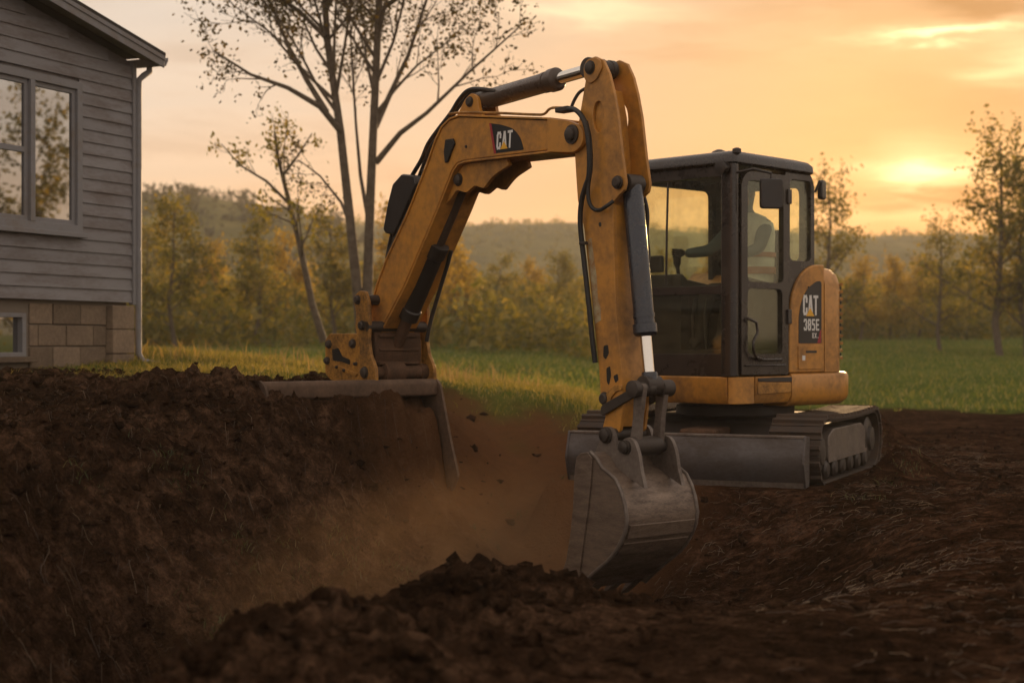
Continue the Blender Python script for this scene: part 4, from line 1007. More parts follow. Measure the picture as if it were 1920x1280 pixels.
fs += [list(range(nn))[::-1], [(len(lv) - 1) * nn + k_ for k_ in range(nn)]]
cwb.add(vs_, fs).build('counterweight', yellow, EX, sharp=50)
# engine hood behind the cab
HT = 1.735
hs = rnd([(.70, ZD + .024), (.70, 1.20), (.74, 1.50), (.86, 1.66), (1.02, HT), (1.18, HT), (1.18, ZD + .024)], [0, .1, .12, .12, .08, 0, 0], 4)
hood = MB().prism(lambda u, v, w: pf(u, w, v), hs, -.022, .10).build('engine_hood', yellow, EX, bevel=.012)
MB().prism(lambda u, v, w: pf(u, w, v), [(.74, ZD + .03), (1.18, ZD + .03), (1.18, 1.70), (1.05, 1.70), (.80, 1.5)], .10, DW - .06).build('hood_core', yellow, hood, bevel=.02)
# rear hood section, rounded
def rhpoly(g, Rr=.20):
    o_ = [(1.19, -.018 + g)]; Lr = 1.54 - g
    for k_ in range(7):
        an = math.pi / 2 * k_ / 6; o_.append((Lr - Rr + Rr * math.sin(an), -.018 + g + Rr * (1 - math.cos(an))))
    for k_ in range(7):
        an = math.pi / 2 * k_ / 6; o_.append((Lr - Rr + Rr * math.cos(an), DW - .02 - g - Rr + Rr * math.sin(an)))
    o_.append((1.19, DW - .02 - g)); return o_
lv = [(rhpoly(0), ZD + .024), (rhpoly(0), HT - .16), (rhpoly(.02), HT - .08), (rhpoly(.06), HT - .03), (rhpoly(.13), HT)]
nn = len(lv[0][0]); vs_ = [pf(l, w, z) for P_, z in lv for l, w in P_]; fs = []
for i in range(len(lv) - 1):
    for k_ in range(nn): fs.append([i * nn + k_, i * nn + (k_ + 1) % nn, (i + 1) * nn + (k_ + 1) % nn, (i + 1) * nn + k_])
fs += [list(range(nn))[::-1], [(len(lv) - 1) * nn + k_ for k_ in range(nn)]]
MB().add(vs_, fs).build('rear_hood', yellow, hood, sharp=40)
for i in range(11):         # louvre bars round the rear corner
    z = ZD + .14 + i * .062; o_ = rhpoly(-.012)
    pts = [pf(l, w, z) for l, w in o_[3:8]] 
    MB().tube(pts, .014, 6).build('louvre', yellow, hood, sharp=60)
    if i < 10:
        q0 = rhpoly(-.003)[3:8]
        MB().tube([pf(l, w, z + .031) for l, w in q0], .013, 6).build('louvre_slot', decal_black, hood, sharp=60)
# hood decal with lettering and service hatch
hdf = lambda x, y, w: pf(.80 + x, w, y)       # x rearwards (right in the picture), y up
hpan = rnd([(.02, 1.085), (.335, 1.085), (.335, 1.60), (.27, 1.60), (.13, 1.53), (.05, 1.42), (.02, 1.30)], [.01, .01, .03, .05, .12, .1, .05], 4)
hp_ = MB().prism(hdf, hpan, -.0215, -.0245).build('emblem_panel', decal_black, hood, smooth=False)
letters('CAT', hdf, .075, 1.315, .068, .165, .005, .023, -.0247, decal_white, hp_)
MB().prism(hdf, [(.118, 1.308), (.232, 1.308), (.175, 1.378)], -.0275, -.0262).build('emblem_triangle', decal_yellow, hp_, smooth=False)
letters('385E', hdf, .085, 1.19, .05, .095, .006, .015, -.0247, decal_white, hp_)
letters('EX.', hdf, .205, 1.128, .028, .042, .005, .008, -.0247, decal_white, hp_)
MB().prism(hdf, [(.275, 1.087), (.325, 1.087), (.332, 1.20), (.315, 1.19)], -.0243, -.0252).build('emblem_stripe', decal_red, hp_, smooth=False)
bolt(hdf(.155, 1.545, -.024), -E1, .008, .01, hood)
hh_ = MB().prism(hdf, rnd([(.01, ZD + .05), (.345, ZD + .05), (.345, 1.068), (.01, 1.068)], .012, 2), -.030, -.0215).build('service_hatch', yellow, hood, bevel=.004)
MB().prism(hdf, [(.06, .945), (.10, .945), (.10, .985), (.06, .985)], -.0312, -.0302).build('service_sticker', decal_white, hh_, smooth=False)
MB().prism(hdf, [(.11, 1.005), (.26, 1.005), (.26, 1.025), (.11, 1.025)], -.0312, -.0302).build('service_sticker', decal_black, hh_, smooth=False)
# ---- cab
ZC, ZR = .826, 2.545; CWd, CLn = 1.05, 1.07
glass = bpy.data.materials.new('tinted_cab_glass'); glass.use_nodes = True; t = glass.node_tree; t.nodes.clear()
out = N(t, 'ShaderNodeOutputMaterial'); tr_ = N(t, 'ShaderNodeBsdfTransparent'); gl = N(t, 'ShaderNodeBsdfGlossy'); df = N(t, 'ShaderNodeBsdfDiffuse')
tr_.inputs[0].default_value = (.955, .97, .89, 1); gl.inputs['Roughness'].default_value = .04; gl.inputs[0].default_value = (.9, .95, .85, 1); df.inputs[0].default_value = (.30, .24, .16, 1)
fr_ = N(t, 'ShaderNodeLayerWeight'); fr_.inputs[0].default_value = .25
a_ = N(t, 'ShaderNodeMixShader'); b_ = N(t, 'ShaderNodeMixShader')
t.links.new(M2(t, 'MULTIPLY_ADD', M2(t, 'POWER', fr_.outputs[1], 3.0), .8, .055), a_.inputs[0]); t.links.new(tr_.outputs[0], a_.inputs[1]); t.links.new(gl.outputs[0], a_.inputs[2])
g_ = N(t, 'ShaderNodeTexCoord')
dust_k = RAMP(t, NOISE(t, g_.outputs['Object'], 5., 7, .65), [(.40, .0), (.78, .09)])
t.links.new(dust_k, b_.inputs[0]); t.links.new(a_.outputs[0], b_.inputs[1]); t.links.new(df.outputs[0], b_.inputs[2]); t.links.new(b_.outputs[0], out.inputs[0])
cabf = lambda u, v, w: pf(w, u, v)      # front/rear faces: u across, v up, w rearwards
cabs = lambda u, v, w: pf(u, w, v)      # side faces: u rearwards, v up, w across
def rect(x0, x1, y0, y1, r=.05, n=4): return rnd([(x0, y0), (x1, y0), (x1, y1), (x0, y1)], r, n)
cab = MB()
up_h, lo_h = rect(.10, .96, 1.54, 2.40, .07), rect(.10, .96, 1.0, 1.475, .06)
cab.prism(cabf, [(.05, ZC), (CWd, ZC), (CWd, ZR - .06), (.05, ZR - .06)], .0, .05, [up_h, lo_h])
rear_h = rect(.12, .93, 1.76, 2.38, .07)
cab.prism(cabf, [(.05, ZC), (CWd, ZC), (CWd, ZR - .06), (.05, ZR - .06)], CLn - .05, CLn, [rear_h])
far_h = rect(.10, .97, 1.35, 2.40, .07)
cab.prism(cabs, [(.052, ZC), (CLn - .052, ZC), (CLn - .052, ZR - .06), (.052, ZR - .06)], CWd - .05, CWd - .001, [far_h])
q_h = rect(.735, 1.02, 1.76, 2.42, .05)
cab.prism(cabs, rnd([(.675, ZC), (CLn - .03, ZC), (CLn, 1.6), (CLn, ZR - .15), (CLn - .06, ZR - .055), (.675, ZR - .055)], [0, 0, .05, .08, .05, 0], 3), .0, .048, [q_h])
cab = cab.build('cab_frame', cab_paint, EX, bevel=.012)
# near front corner post, rounded
MB().prism(fr_top, rnd([(-.025, .11), (-.025, -.0), (.0, -.022), (.052, -.022), (.052, .049), (.04, .11)], .02, 3), ZC, ZR - .05).build('corner_post', cab_paint, cab, bevel=.012)
# roof with a soft edge
rfz = ZR - .062
lv = []
def rfpoly(g):
    return rnd([(-.035 + g, -.035 + g), (CLn + .02 - g, -.035 + g), (CLn + .02 - g, CWd + .02 - g), (-.035 + g, CWd + .02 - g)], [.05, .14, .14, .05], 5)
lv = [(rfpoly(.02), rfz), (rfpoly(0), rfz + .02), (rfpoly(.004), rfz + .07), (rfpoly(.03), rfz + .10), (rfpoly(.09), rfz + .118), (rfpoly(.25), rfz + .128)]
nn = len(lv[0][0]); vs_ = [pf(l, w, z - .02 * max(l - .3, 0)) for P_, z in lv for l, w in P_]; fs = []
for i in range(len(lv) - 1):
    for k_ in range(nn): fs.append([i * nn + k_, i * nn + (k_ + 1) % nn, (i + 1) * nn + (k_ + 1) % nn, (i + 1) * nn + k_])
fs += [list(range(nn))[::-1], [(len(lv) - 1) * nn + k_ for k_ in range(nn)]]
MB().add(vs_, fs).build('roof', cab_paint, EX, sharp=45)
# panes
MB().prism(cabf, up_h, .02, .026).build('windscreen', glass, EX, smooth=False)
MB().prism(cabf, lo_h, .02, .026).build('lower_windscreen', glass, EX, smooth=False)
MB().prism(cabf, rear_h, CLn - .03, CLn - .024).build('rear_window', glass, EX, smooth=False)
MB().prism(cabs, far_h, CWd - .03, CWd - .024).build('side_window', glass, EX, smooth=False)
MB().prism(cabs, q_h, .02, .026).build('quarter_window', glass, EX, smooth=False)
# door with two panes, handle and hinges
d_up = rect(.135, .60, 1.57, 2.37, .05); d_lo = rect(.135, .585, 1.0, 1.52, .05)
door = MB().prism(cabs, rnd([(.058, ZC + .012), (.668, ZC + .012), (.668, 2.44), (.14, 2.44), (.058, 2.36)], [.02, .02, .03, .09, .08], 4), -.036, .012, [d_up, d_lo]).build('cab_door', cab_paint, EX, bevel=.008)
MB().prism(cabs, d_up, -.012, -.007).build('pane', glass, door, smooth=False)
MB().prism(cabs, d_lo, -.012, -.007).build('pane', glass, door, smooth=False)
MB().tube([pf(.13, -.045, 1.28), pf(.13, -.075, 1.27), pf(.19, -.08, 1.25), pf(.205, -.08, 1.17), pf(.15, -.08, 1.10), pf(.15, -.08, 1.03), pf(.19, -.075, .975), pf(.3, -.06, .955), pf(.56, -.045, .955)], .012, 8).build('handle', cab_paint, door, sharp=60)
for z in (2.27, 1.30):
    MB().box(pf(.668, -.034, z), E2, E1, UPV, .05, .04, .12).build('hinge', cab_paint, door, bevel=.008)
MB().tube([pf(.10, -.04, .91), pf(.62, -.04, .91)], .008, 6).build('trim_strip', cab_paint, door)
# mirrors, wiper, lamps on the roof
def mirror(c_, ax_, w_, h_, name='mirror'):
    fr__ = lambda u, v, w: Vector(c_) + ax_ * u + UPV * v + ax_.cross(UPV) * w
    mm = MB().prism(fr__, rect(-w_ / 2, w_ / 2, -h_ / 2, h_ / 2, .03), -.02, .025).build(name, black_paint, EX, bevel=.012, seg=3)
    return mm
mc = pf(.18, -.23, 2.25)
mr = mirror(mc, Vector((.98, .2, 0)).normalized(), .185, .235)
MB().tube([pf(.02, -.02, 2.42), pf(.06, -.15, 2.44), mc + UPV * .16, mc + UPV * .1], .011, 7).build('bracket', black_paint, mr)
mc2 = pf(CLn + .10, .0, 2.36); mr2 = mirror(mc2, Vector((.5, .87, 0)).normalized(), .11, .16)
MB().tube([pf(CLn - .02, -.02, 2.33), pf(CLn + .0, -.05, 2.42), mc2 + UPV * .07], .011, 7).build('bracket', black_paint, mr2)
MB().tube([pf(-.012, .68, 1.56), pf(-.016, .67, 2.0), pf(-.012, .66, 2.39)], .010, 6).build('wiper', black_paint, EX)
MB().lathe(pf(.32, .4, ZR + .05), UPV, [(0, .07), (.03, .07), (.05, .055), (.065, .02)], 14).build('beacon', black_paint, EX)
MB().lathe(pf(-.06, .06, ZR - .085), -E2, [(-.05, .04), (0, .052), (.03, .055), (.035, .03)], 16).build('work_lamp', black_paint, EX)
MB().lathe(pf(.03, -.01, ZR + .03), UPV, [(0, .035), (.03, .035), (.04, .015)], 12).build('roof_bolt', black_paint, EX)
# inside: floor, seat, consoles, joysticks
seat_m = pmat('seat_fabric', (.03, .027, .025), .85, 0, .2)
MB().box(pf(.53, .52, 1.0), E2, E1, UPV, .94, .92, .06).build('cab_floor', black_paint, EX)
sb = MB().prism(lambda u, v, w: pf(u, w, v), rnd([(.50, 1.34), (.50, 1.44), (.92, 1.42), (.92, 1.32)], .03, 3), .27, .75).build('seat', seat_m, EX, bevel=.03)
MB().prism(lambda u, v, w: pf(u, w, v), rnd([(.90, 1.40), (.98, 1.40), (1.01, 2.02), (.95, 2.04)], .03, 3), .27, .75).build('backrest', seat_m, sb, bevel=.03)
MB().box(pf(.70, .51, 1.18), E2, E1, UPV, .36, .36, .30).build('pedestal', black_paint, sb, bevel=.03)
for w in (.19, .83):
    cs = MB().prism(lambda u, v, w_: pf(u, w_, v), rnd([(.30, 1.03), (.78, 1.03), (.78, 1.56), (.34, 1.62), (.26, 1.50)], .04, 3), w - .07, w + .07).build('console', black_paint, EX, bevel=.015)
    MB().tube([pf(.33, w, 1.60), pf(.31, w, 1.70), pf(.30, w, 1.74)], [.016, .016, .02], 8).build('joystick', black_paint, cs)
    MB().lathe(pf(.30, w, 1.72), UPV, [(0, .02), (.03, .032), (.09, .034), (.11, .02)], 12).build('grip', rubber, cs)
dash = MB().prism(lambda u, v, w_: pf(u, w_, v), rnd([(.07, 1.0), (.20, 1.0), (.17, 1.60), (.08, 1.66)], .03, 3), .60, .98).build('dashboard', black_paint, EX, bevel=.015)
MB().box(pf(.13, .93, 1.74), E2, E1, UPV, .05, .18, .14).build('monitor', black_paint, dash, bevel=.015)
for w in (.45, .58):
    MB().tube([pf(.22, w, 1.04), pf(.20, w, 1.30), pf(.24, w, 1.45)], .014, 6).build('travel_lever', black_paint, dash)

# ------------------------------------------------------------------ operator
skin_m = pmat('skin', (.30, .17, .11), .6, 0, .3); sleeve = pmat('blue_grey_sleeve', (.13, .16, .165), .85, 0, .15, var=.3, bump=.3, bump_scale=30)
vest_m = pmat('pale_green_vest', (.80, .82, .68), .8, 0, .2, var=.3, bump=.3, bump_scale=22); trouser = pmat('dark_trousers', (.06, .05, .04), .9, 0, .1)
stripe_m = pmat('orange_stripe', (.42, .16, .06), .6, 0, .3); glove_m = pmat('dark_glove', (.025, .022, .02), .7, 0, .3); hair_m = pmat('dark_hair', (.02, .014, .01), .7, 0, .3)
_t = sleeve.node_tree; _p = next(n for n in _t.nodes if n.type == 'BSDF_PRINCIPLED'); _src = _p.inputs['Base Color'].links[0].from_socket
_sx = N(_t, 'ShaderNodeSeparateXYZ'); _g = N(_t, 'ShaderNodeTexCoord'); _t.links.new(_g.outputs['Object'], _sx.inputs[0])
_t.links.new(MIXC(_t, RAMP(_t, M2(_t, 'ADD', _sx.outputs[2], .5), [(.68, 0.), (.70, 1.)]), (.05, .042, .034), _src), _p.inputs['Base Color'])   # dark trousers below the waist
WS = .47
def skin_obj(name, verts, edges, radii, mats, parent, rootv=0, sub=2):
    me = bpy.data.meshes.new(name); o0 = ROOT[parent.name] if parent else Vector((0, 0, 0))
    me.from_pydata([tuple(Vector(v) - o0) for v in verts], edges, [])
    for m_ in mats: me.materials.append(m_)
    o = bpy.data.objects.new(name, me); COL.objects.link(o)
    sk = o.modifiers.new('skin', 'SKIN')
    if not me.skin_vertices: me.skin_vertices.new()
    for i, r_ in enumerate(radii):
        me.skin_vertices[0].data[i].radius = r_ if isinstance(r_, tuple) else (r_, r_)
    me.skin_vertices[0].data[rootv].use_root = True
    sk.use_smooth_shade = True
    s2 = o.modifiers.new('sub', 'SUBSURF'); s2.levels = sub; s2.render_levels = sub
    if parent: o.parent = parent; ROOT[o.name] = o0
    return o
op = root('person', tuple(pf(.72, WS, 1.44)), 'operator in pale green vest seated at the controls inside the cab', 'person')
V_ = [pf(.80, WS, 1.52), pf(.83, WS, 1.70), pf(.82, WS, 1.92), pf(.80, WS, 2.06), pf(.78, WS, 2.16), pf(.755, WS, 2.22),      # pelvis .. neck
      pf(.74, WS, 2.30), pf(.735, WS, 2.38),                                                                                # head
      pf(.80, WS - .17, 2.05), pf(.62, WS - .24, 1.86), pf(.42, WS - .20, 1.80),                                             # left arm
      pf(.80, WS + .17, 2.05), pf(.58, WS + .24, 1.86), pf(.33, WS + .30, 1.83),                                             # right arm
      pf(.78, WS - .09, 1.50), pf(.40, WS - .12, 1.52), pf(.30, WS - .12, 1.13),                                              # left leg
      pf(.78, WS + .09, 1.50), pf(.40, WS + .12, 1.52), pf(.30, WS + .12, 1.13), pf(.18, WS - .12, 1.07), pf(.18, WS + .12, 1.07)]
E_ = [(0, 1), (1, 2), (2, 3), (3, 4), (4, 5), (5, 6), (6, 7), (3, 8), (8, 9), (9, 10), (3, 11), (11, 12), (12, 13), (0, 14), (14, 15), (15, 16), (0, 17), (17, 18), (18, 19), (16, 20), (19, 21)]
Rr_ = [.11, .10, .11, .10, .05, .062, .098, .085, .075, .055, .040, .075, .055, .040, .095, .075, .055, .095, .075, .055, .04, .04]
body = skin_obj('body', V_, E_, Rr_, [sleeve], op)
# head with face, hair
hd = MB(); hc_ = pf(.735, WS, 2.315)
def head_pt(th, ph):
    x = math.cos(ph) * math.cos(th); y = math.cos(ph) * math.sin(th); z = math.sin(ph)
    rx, ry, rz = .100, .078, .125
    f = 1.0
    if x > .3 and z < -.35: f = .94
    if x > .9 and abs(y) < .16 and -.35 < z < .12: f = 1.17            # nose
    if x > .8 and .05 < z < .22 and .15 < abs(y) < .5: f = .95          # eye sockets
    if x > .8 and -.62 < z < -.5 and abs(y) < .3: f = 1.04              # lips
    return hc_ - E2 * (x * rx * f) + E1 * (y * ry) + UPV * (z * rz)
nth, nph = 28, 20; vs_ = [head_pt(2 * math.pi * i / nth, -math.pi / 2 + math.pi * (j + .5) / nph) for j in range(nph) for i in range(nth)]
fs = [[j * nth + i, j * nth + (i + 1) % nth, (j + 1) * nth + (i + 1) % nth, (j + 1) * nth + i] for j in range(nph - 1) for i in range(nth)]
fs += [list(range(nth)), [(nph - 1) * nth + i for i in range(nth)]]
head = MB().add(vs_, fs).build('head', skin_m, op, sharp=80)
for sgn in (-1, 1):
    MB().lathe(hc_ + E1 * (sgn * .076) + UPV * .0, E1 * sgn, [(0, .026), (.010, .030), (.018, .018)], 10).build('ear', skin_m, head)
    MB().lathe(hc_ - E2 * .088 + E1 * (sgn * .03) + UPV * .018, -E2, [(0, .010), (.006, .008), (.008, .003)], 8).build('eye', glove_m, head)
cap = MB(); vs_ = []
for j in range(9):
    ph = -.15 + (math.pi / 2 + .15) * j / 8
    for i in range(nth):
        th = 2 * math.pi * i / nth; low = .45 if math.cos(th) > .4 else 0
        p2 = max(ph, low) if j < 8 else math.pi / 2 - .02
        vs_.append(hc_ - E2 * (math.cos(p2) * math.cos(th) * .106) + E1 * (math.cos(p2) * math.sin(th) * .085) + UPV * (math.sin(p2) * .134))
fs = [[j * nth + i, j * nth + (i + 1) % nth, (j + 1) * nth + (i + 1) % nth, (j + 1) * nth + i] for j in range(8) for i in range(nth)] + [[8 * nth + i for i in range(nth)]]
cap.add(vs_, fs).build('hair', hair_m, op, sharp=80)
# vest: shaped shell over the torso, with reflective stripes
vst = MB(); rings = [(1.52, .83, .155, .20), (1.62, .84, .160, .20), (1.75, .84, .165, .205), (1.88, .83, .17, .215), (2.00, .815, .165, .235), (2.08, .80, .145, .235), (2.135, .79, .11, .17), (2.17, .785, .075, .08)]
vs_ = []; nv_ = 24
for z, L, a, b2 in rings:
    for i in range(nv_):
        th = 2 * math.pi * i / nv_; vs_.append(pf(L + a * math.cos(th), WS + b2 * math.sin(th) * .98, z))
fs = [[j * nv_ + i, j * nv_ + (i + 1) % nv_, (j + 1) * nv_ + (i + 1) % nv_, (j + 1) * nv_ + i] for j in range(len(rings) - 1) for i in range(nv_)]
vest = MB().add(vs_, fs).build('vest', vest_m, op, sharp=80)
for z0, z1 in ((1.66, 1.72), (1.80, 1.84)):
    vs_ = []
    for z in (z0, z1):
        for i in range(nv_):
            th = 2 * math.pi * i / nv_; vs_.append(pf(.84 + .172 * math.cos(th), WS + .215 * math.sin(th), z))
    MB().add(vs_, [[i, (i + 1) % nv_, nv_ + (i + 1) % nv_, nv_ + i] for i in range(nv_)]).build('stripe', stripe_m, vest, sharp=80)
# gloved hands closed on the joystick grips
def hand(wrist, grip, par):
    a = (Vector(grip) - Vector(wrist)).normalized(); side = a.cross(UPV).normalized()
    V2 = [Vector(wrist), Vector(wrist) + a * .06]; E2_ = [(0, 1)]; R2 = [.028, .034]
    for k_ in range(4):
        o_ = (k_ - 1.5) * .019; b0_ = len(V2)
        base = Vector(wrist) + a * .085 + UPV * (-o_) + side * .012
        ln = (.032, .038, .036, .028)[k_]
        V2 += [base, base + a * ln, base + a * (ln + .012) - side * .028, base + a * (ln - .01) - side * .045]
        E2_ += [(1, b0_), (b0_, b0_ + 1), (b0_ + 1, b0_ + 2), (b0_ + 2, b0_ + 3)]; R2 += [.011, .0095, .009, .008]
    b0_ = len(V2); V2 += [Vector(wrist) + a * .05 - side * .035 + UPV * .02, Vector(wrist) + a * .085 - side * .042 + UPV * .03]
    E2_ += [(1, b0_), (b0_, b0_ + 1)]; R2 += [.012, .010]
    return skin_obj('hand', V2, E2_, R2, [glove_m], par, 1, 2)
hand(pf(.42, WS - .20, 1.80), pf(.30, .19, 1.79), op)
hand(pf(.33, WS + .30, 1.83), pf(.20, WS + .33, 1.83), op)
# ------------------------------------------------------------------ trees
def leaf_mesh(name, pts, size, mat, parent, seed, clump=1, spread=.12, droop=.3):
    g = np.random.default_rng(seed)
    pts = np.repeat(np.asarray(pts, float), clump, 0); n = len(pts)
    pts = pts + g.normal(size=(n, 3)) * spread
    d = g.normal(size=(n, 3)); d[:, 2] -= droop; d /= np.linalg.norm(d, axis=1)[:, None]
    e = np.cross(d, g.normal(size=(n, 3))); e /= np.linalg.norm(e, axis=1)[:, None]
    L = (size * g.uniform(.6, 1.3, n))[:, None]; W = L * .32
    v = np.stack([pts, pts + d * L * .5 + e * W, pts + d * L, pts + d * L * .5 - e * W], 1).reshape(-1, 3)
    return mesh_np(name, v, np.arange(len(v)).reshape(-1, 4), mat, parent)
def polyline_branch(p, d, L, n, g, wander, lift):
    pts = [np.array(p, float)]; d = np.array(d, float)
    for i in range(n):
        d = d + g.normal(size=3) * wander + np.array([0, 0, lift]); d /= np.linalg.norm(d)
        pts.append(pts[-1] + d * (L / n))
    return pts
def grow_sides(main, r0, r1, levels, g, out_b, out_tips, dens=3.0, ratio=.5, ang=.8, wander=.12, lift=.05, start=.25, minlen=.15):
    """side branches along a polyline, recursively; out_b gets (pts, radii), out_tips leaf points"""
    P_ = np.array(main); seg = np.linalg.norm(np.diff(P_, axis=0), axis=1); L = seg.sum(); cum = np.r_[0, np.cumsum(seg)]
    n = max(2, int(L * dens))
    for k in range(n):
        s_ = L * (start + (1 - start) * (k + g.uniform(0, 1)) / n); f = s_ / L
        p_ = np.array([np.interp(s_, cum, P_[:, c]) for c in range(3)])
        i = min(np.searchsorted(cum, s_), len(P_) - 1); t_ = P_[i] - P_[i - 1]; t_ = t_ / (np.linalg.norm(t_) + 1e-9)
        o = g.normal(size=3); o -= t_ * o.dot(t_); o /= np.linalg.norm(o) + 1e-9
        a = ang * g.uniform(.7, 1.25); d = t_ * math.cos(a) + o * math.sin(a)
        ln = L * ratio * (1.15 - .75 * f) * g.uniform(.6, 1.2)
        if ln < minlen: ln = minlen
        rad = (r0 + (r1 - r0) * f) * .5
        b_ = polyline_branch(p_, d, ln, 4, g, wander, lift)
        out_b.append((b_, [rad, rad * .75, rad * .55, rad * .35, rad * .2], levels))
        if levels > 1:
            grow_sides(b_, rad, rad * .25, levels - 1, g, out_b, out_tips, dens * 1.6, ratio, ang, wander, lift, .25, minlen)
        else:
            for q in b_[1:]: out_tips.append(q)
def make_tree(name, label, base, stems, seed, leafm, leaf_size, clump, levels=2, dens=2.2, ratio=.42, spread=.10, limbs=(), group=None, ang=.85, lift=.05, start=.3):
    """stems: list of (points relative to base, r0, r1)"""
    g = np.random.default_rng(seed); br = []; tips = []
    rt = root(name, tuple(base), label, 'tree', group); b0 = np.array(base)
    for pts, r0, r1 in list(stems) + list(limbs):
        pp = [np.array(p_) for p_ in pts]
        n = len(pp); br.append((pp, [r0 + (r1 - r0) * i / (n - 1) for i in range(n)], 9))
        grow_sides(pp, r0, r1, levels, g, br, tips, dens, ratio, ang, .13, lift, start)
    mb = MB()
    for pts, rad, lv_ in br:
        mb.tube([Vector(q) for q in pts], [max(r_, .004) for r_ in rad], 9 if lv_ == 9 else (5 if lv_ > 1 else 3), caps=False)
    me = mb.build('trunk', bark, rt, origin=(0, 0, 0), fix=False, sharp=180)
    leaf_mesh('crown', tips, leaf_size, leafm, rt, seed + 1, clump, spread)
    return rt
def copy_tree(src, name, label, loc, rz, sc, group):
    r_ = bpy.data.objects.new(name, None); COL.objects.link(r_); r_.location = loc; r_.rotation_euler = (0, 0, rz); r_.scale = (sc[0], sc[0], sc[1])
    tag(r_, label, 'tree', group)
    for ch in src.children:
        c = ch.copy(); COL.objects.link(c); c.parent = r_
    return r_
def wp(px, py, Y): return np.array([(px - 960) / F * Y, Y, CAMZ - (py - 640) / F * Y])
leaf_tree = leafmat('leaf_tree', (.04, .036, .014), (.07, .06, .02), .4, (.14, .10, .025))
# the double-stemmed tree behind the boom
YT = 24.0
tb_ = np.array([wp(682, 640, YT)[0], YT, gz(wp(682, 640, YT)[0], YT) - .1])
def rel(px, py, dy=0.0):
    return wp(px, py, YT + dy) - tb_
stA = [rel(678, 640), rel(670, 545), rel(655, 400), rel(638, 245, .1), rel(614, 80, .2), rel(604, -80, .3), rel(598, -260, .3)]
stB = [rel(686, 640), rel(689, 540), rel(694, 380), rel(700, 240, -.1), rel(711, 0, -.2), rel(716, -120, -.2), rel(722, -290, -.2)]
limbs = [([rel(638, 245), rel(600, 200, -.2), rel(540, 165, -.4), rel(470, 140, -.6), rel(400, 95, -.7)], .055, .012),
         ([rel(612, 210), rel(575, 150, .3), rel(540, 85, .5), rel(505, 0, .8), rel(470, -90, 1.)], .05, .012),
         ([rel(704, 238), rel(730, 180, .3), rel(765, 105, .5), rel(800, 0, .7), rel(830, -90, .9)], .05, .012),
         ([rel(705, 305), rel(750, 250, -.2), rel(800, 212, -.4), rel(880, 135, -.6), rel(975, 50, -.8)], .05, .010),
         ([rel(610, 70), rel(560, 20, .3), rel(480, -30, .5), rel(380, -60, .7)], .04, .01),
         ([rel(712, 20), rel(770, -20, -.3), rel(850, -40, -.5), rel(940, -70, -.6)], .04, .01),
         ([rel(660, 430), rel(640, 380, .5), rel(600, 330, .8), rel(560, 300, 1.0)], .03, .008),
         ([rel(692, 420), rel(676, 330, .4), rel(668, 240, .6), rel(660, 120, .7), rel(655, 0, .8)], .035, .008)]
make_tree('leafy_tree', 'tall double-stemmed tree with sparse leaves standing behind the boom', tb_, [(stA, .088, .036), (stB, .088, .036)], 5, leaf_tree, .072, 2, 3, 2.9, .47, .10, limbs, start=.45, ang=.7)
# leaning slender tree to its left
YT = 27.0; tb_ = np.array([wp(607, 640, YT)[0], YT, gz(wp(607, 640, YT)[0], YT) - .1])
make_tree('leaning_tree', 'slender dark leaning tree left of the double-stemmed tree', tb_, [([rel(607, 640), rel(585, 570), rel(560, 450), rel(540, 370), rel(522, 300), rel(515, 250)], .07, .02)], 9, leaf_olive, .085, 3, 2, 3., .42, .08,
          [([rel(545, 385), rel(500, 340), rel(450, 310), rel(415, 270)], .03, .008), ([rel(530, 330), rel(560, 290), rel(585, 250)], .03, .008)], start=.35)
# prototypes of the trees beyond, then placed one by one
def proto(seed, H, leafm, r0, dens=1.6, ratio=.40, clump=4, ls=.17, lv=2, spread=.2, start=.16, ang=1.0):
    g = np.random.default_rng(seed); pts = [np.zeros(3)]
    for i in range(6): pts.append(pts[-1] + np.array([g.normal() * .10, g.normal() * .10, H / 6]))
    return lambda name, label, loc, group: make_tree(name, label, loc, [(pts, r0, .02)], seed, leafm, ls, clump, lv, dens, ratio, spread, group=group, start=start, ang=ang)
PR = [proto(21, 5.4, leaf_gold, .10, dens=4.0, clump=5), proto(22, 6.0, leaf_olive, .11, dens=4.0, clump=4), proto(23, 5.0, leaf_gold, .09, dens=4.4, clump=5), proto(24, 6.4, leaf_olive, .11, clump=3, ls=.15, dens=4.0, ratio=.36), proto(25, 5.6, leaf_olive, .10, dens=4.0, ratio=.42, clump=4)]
made = {}
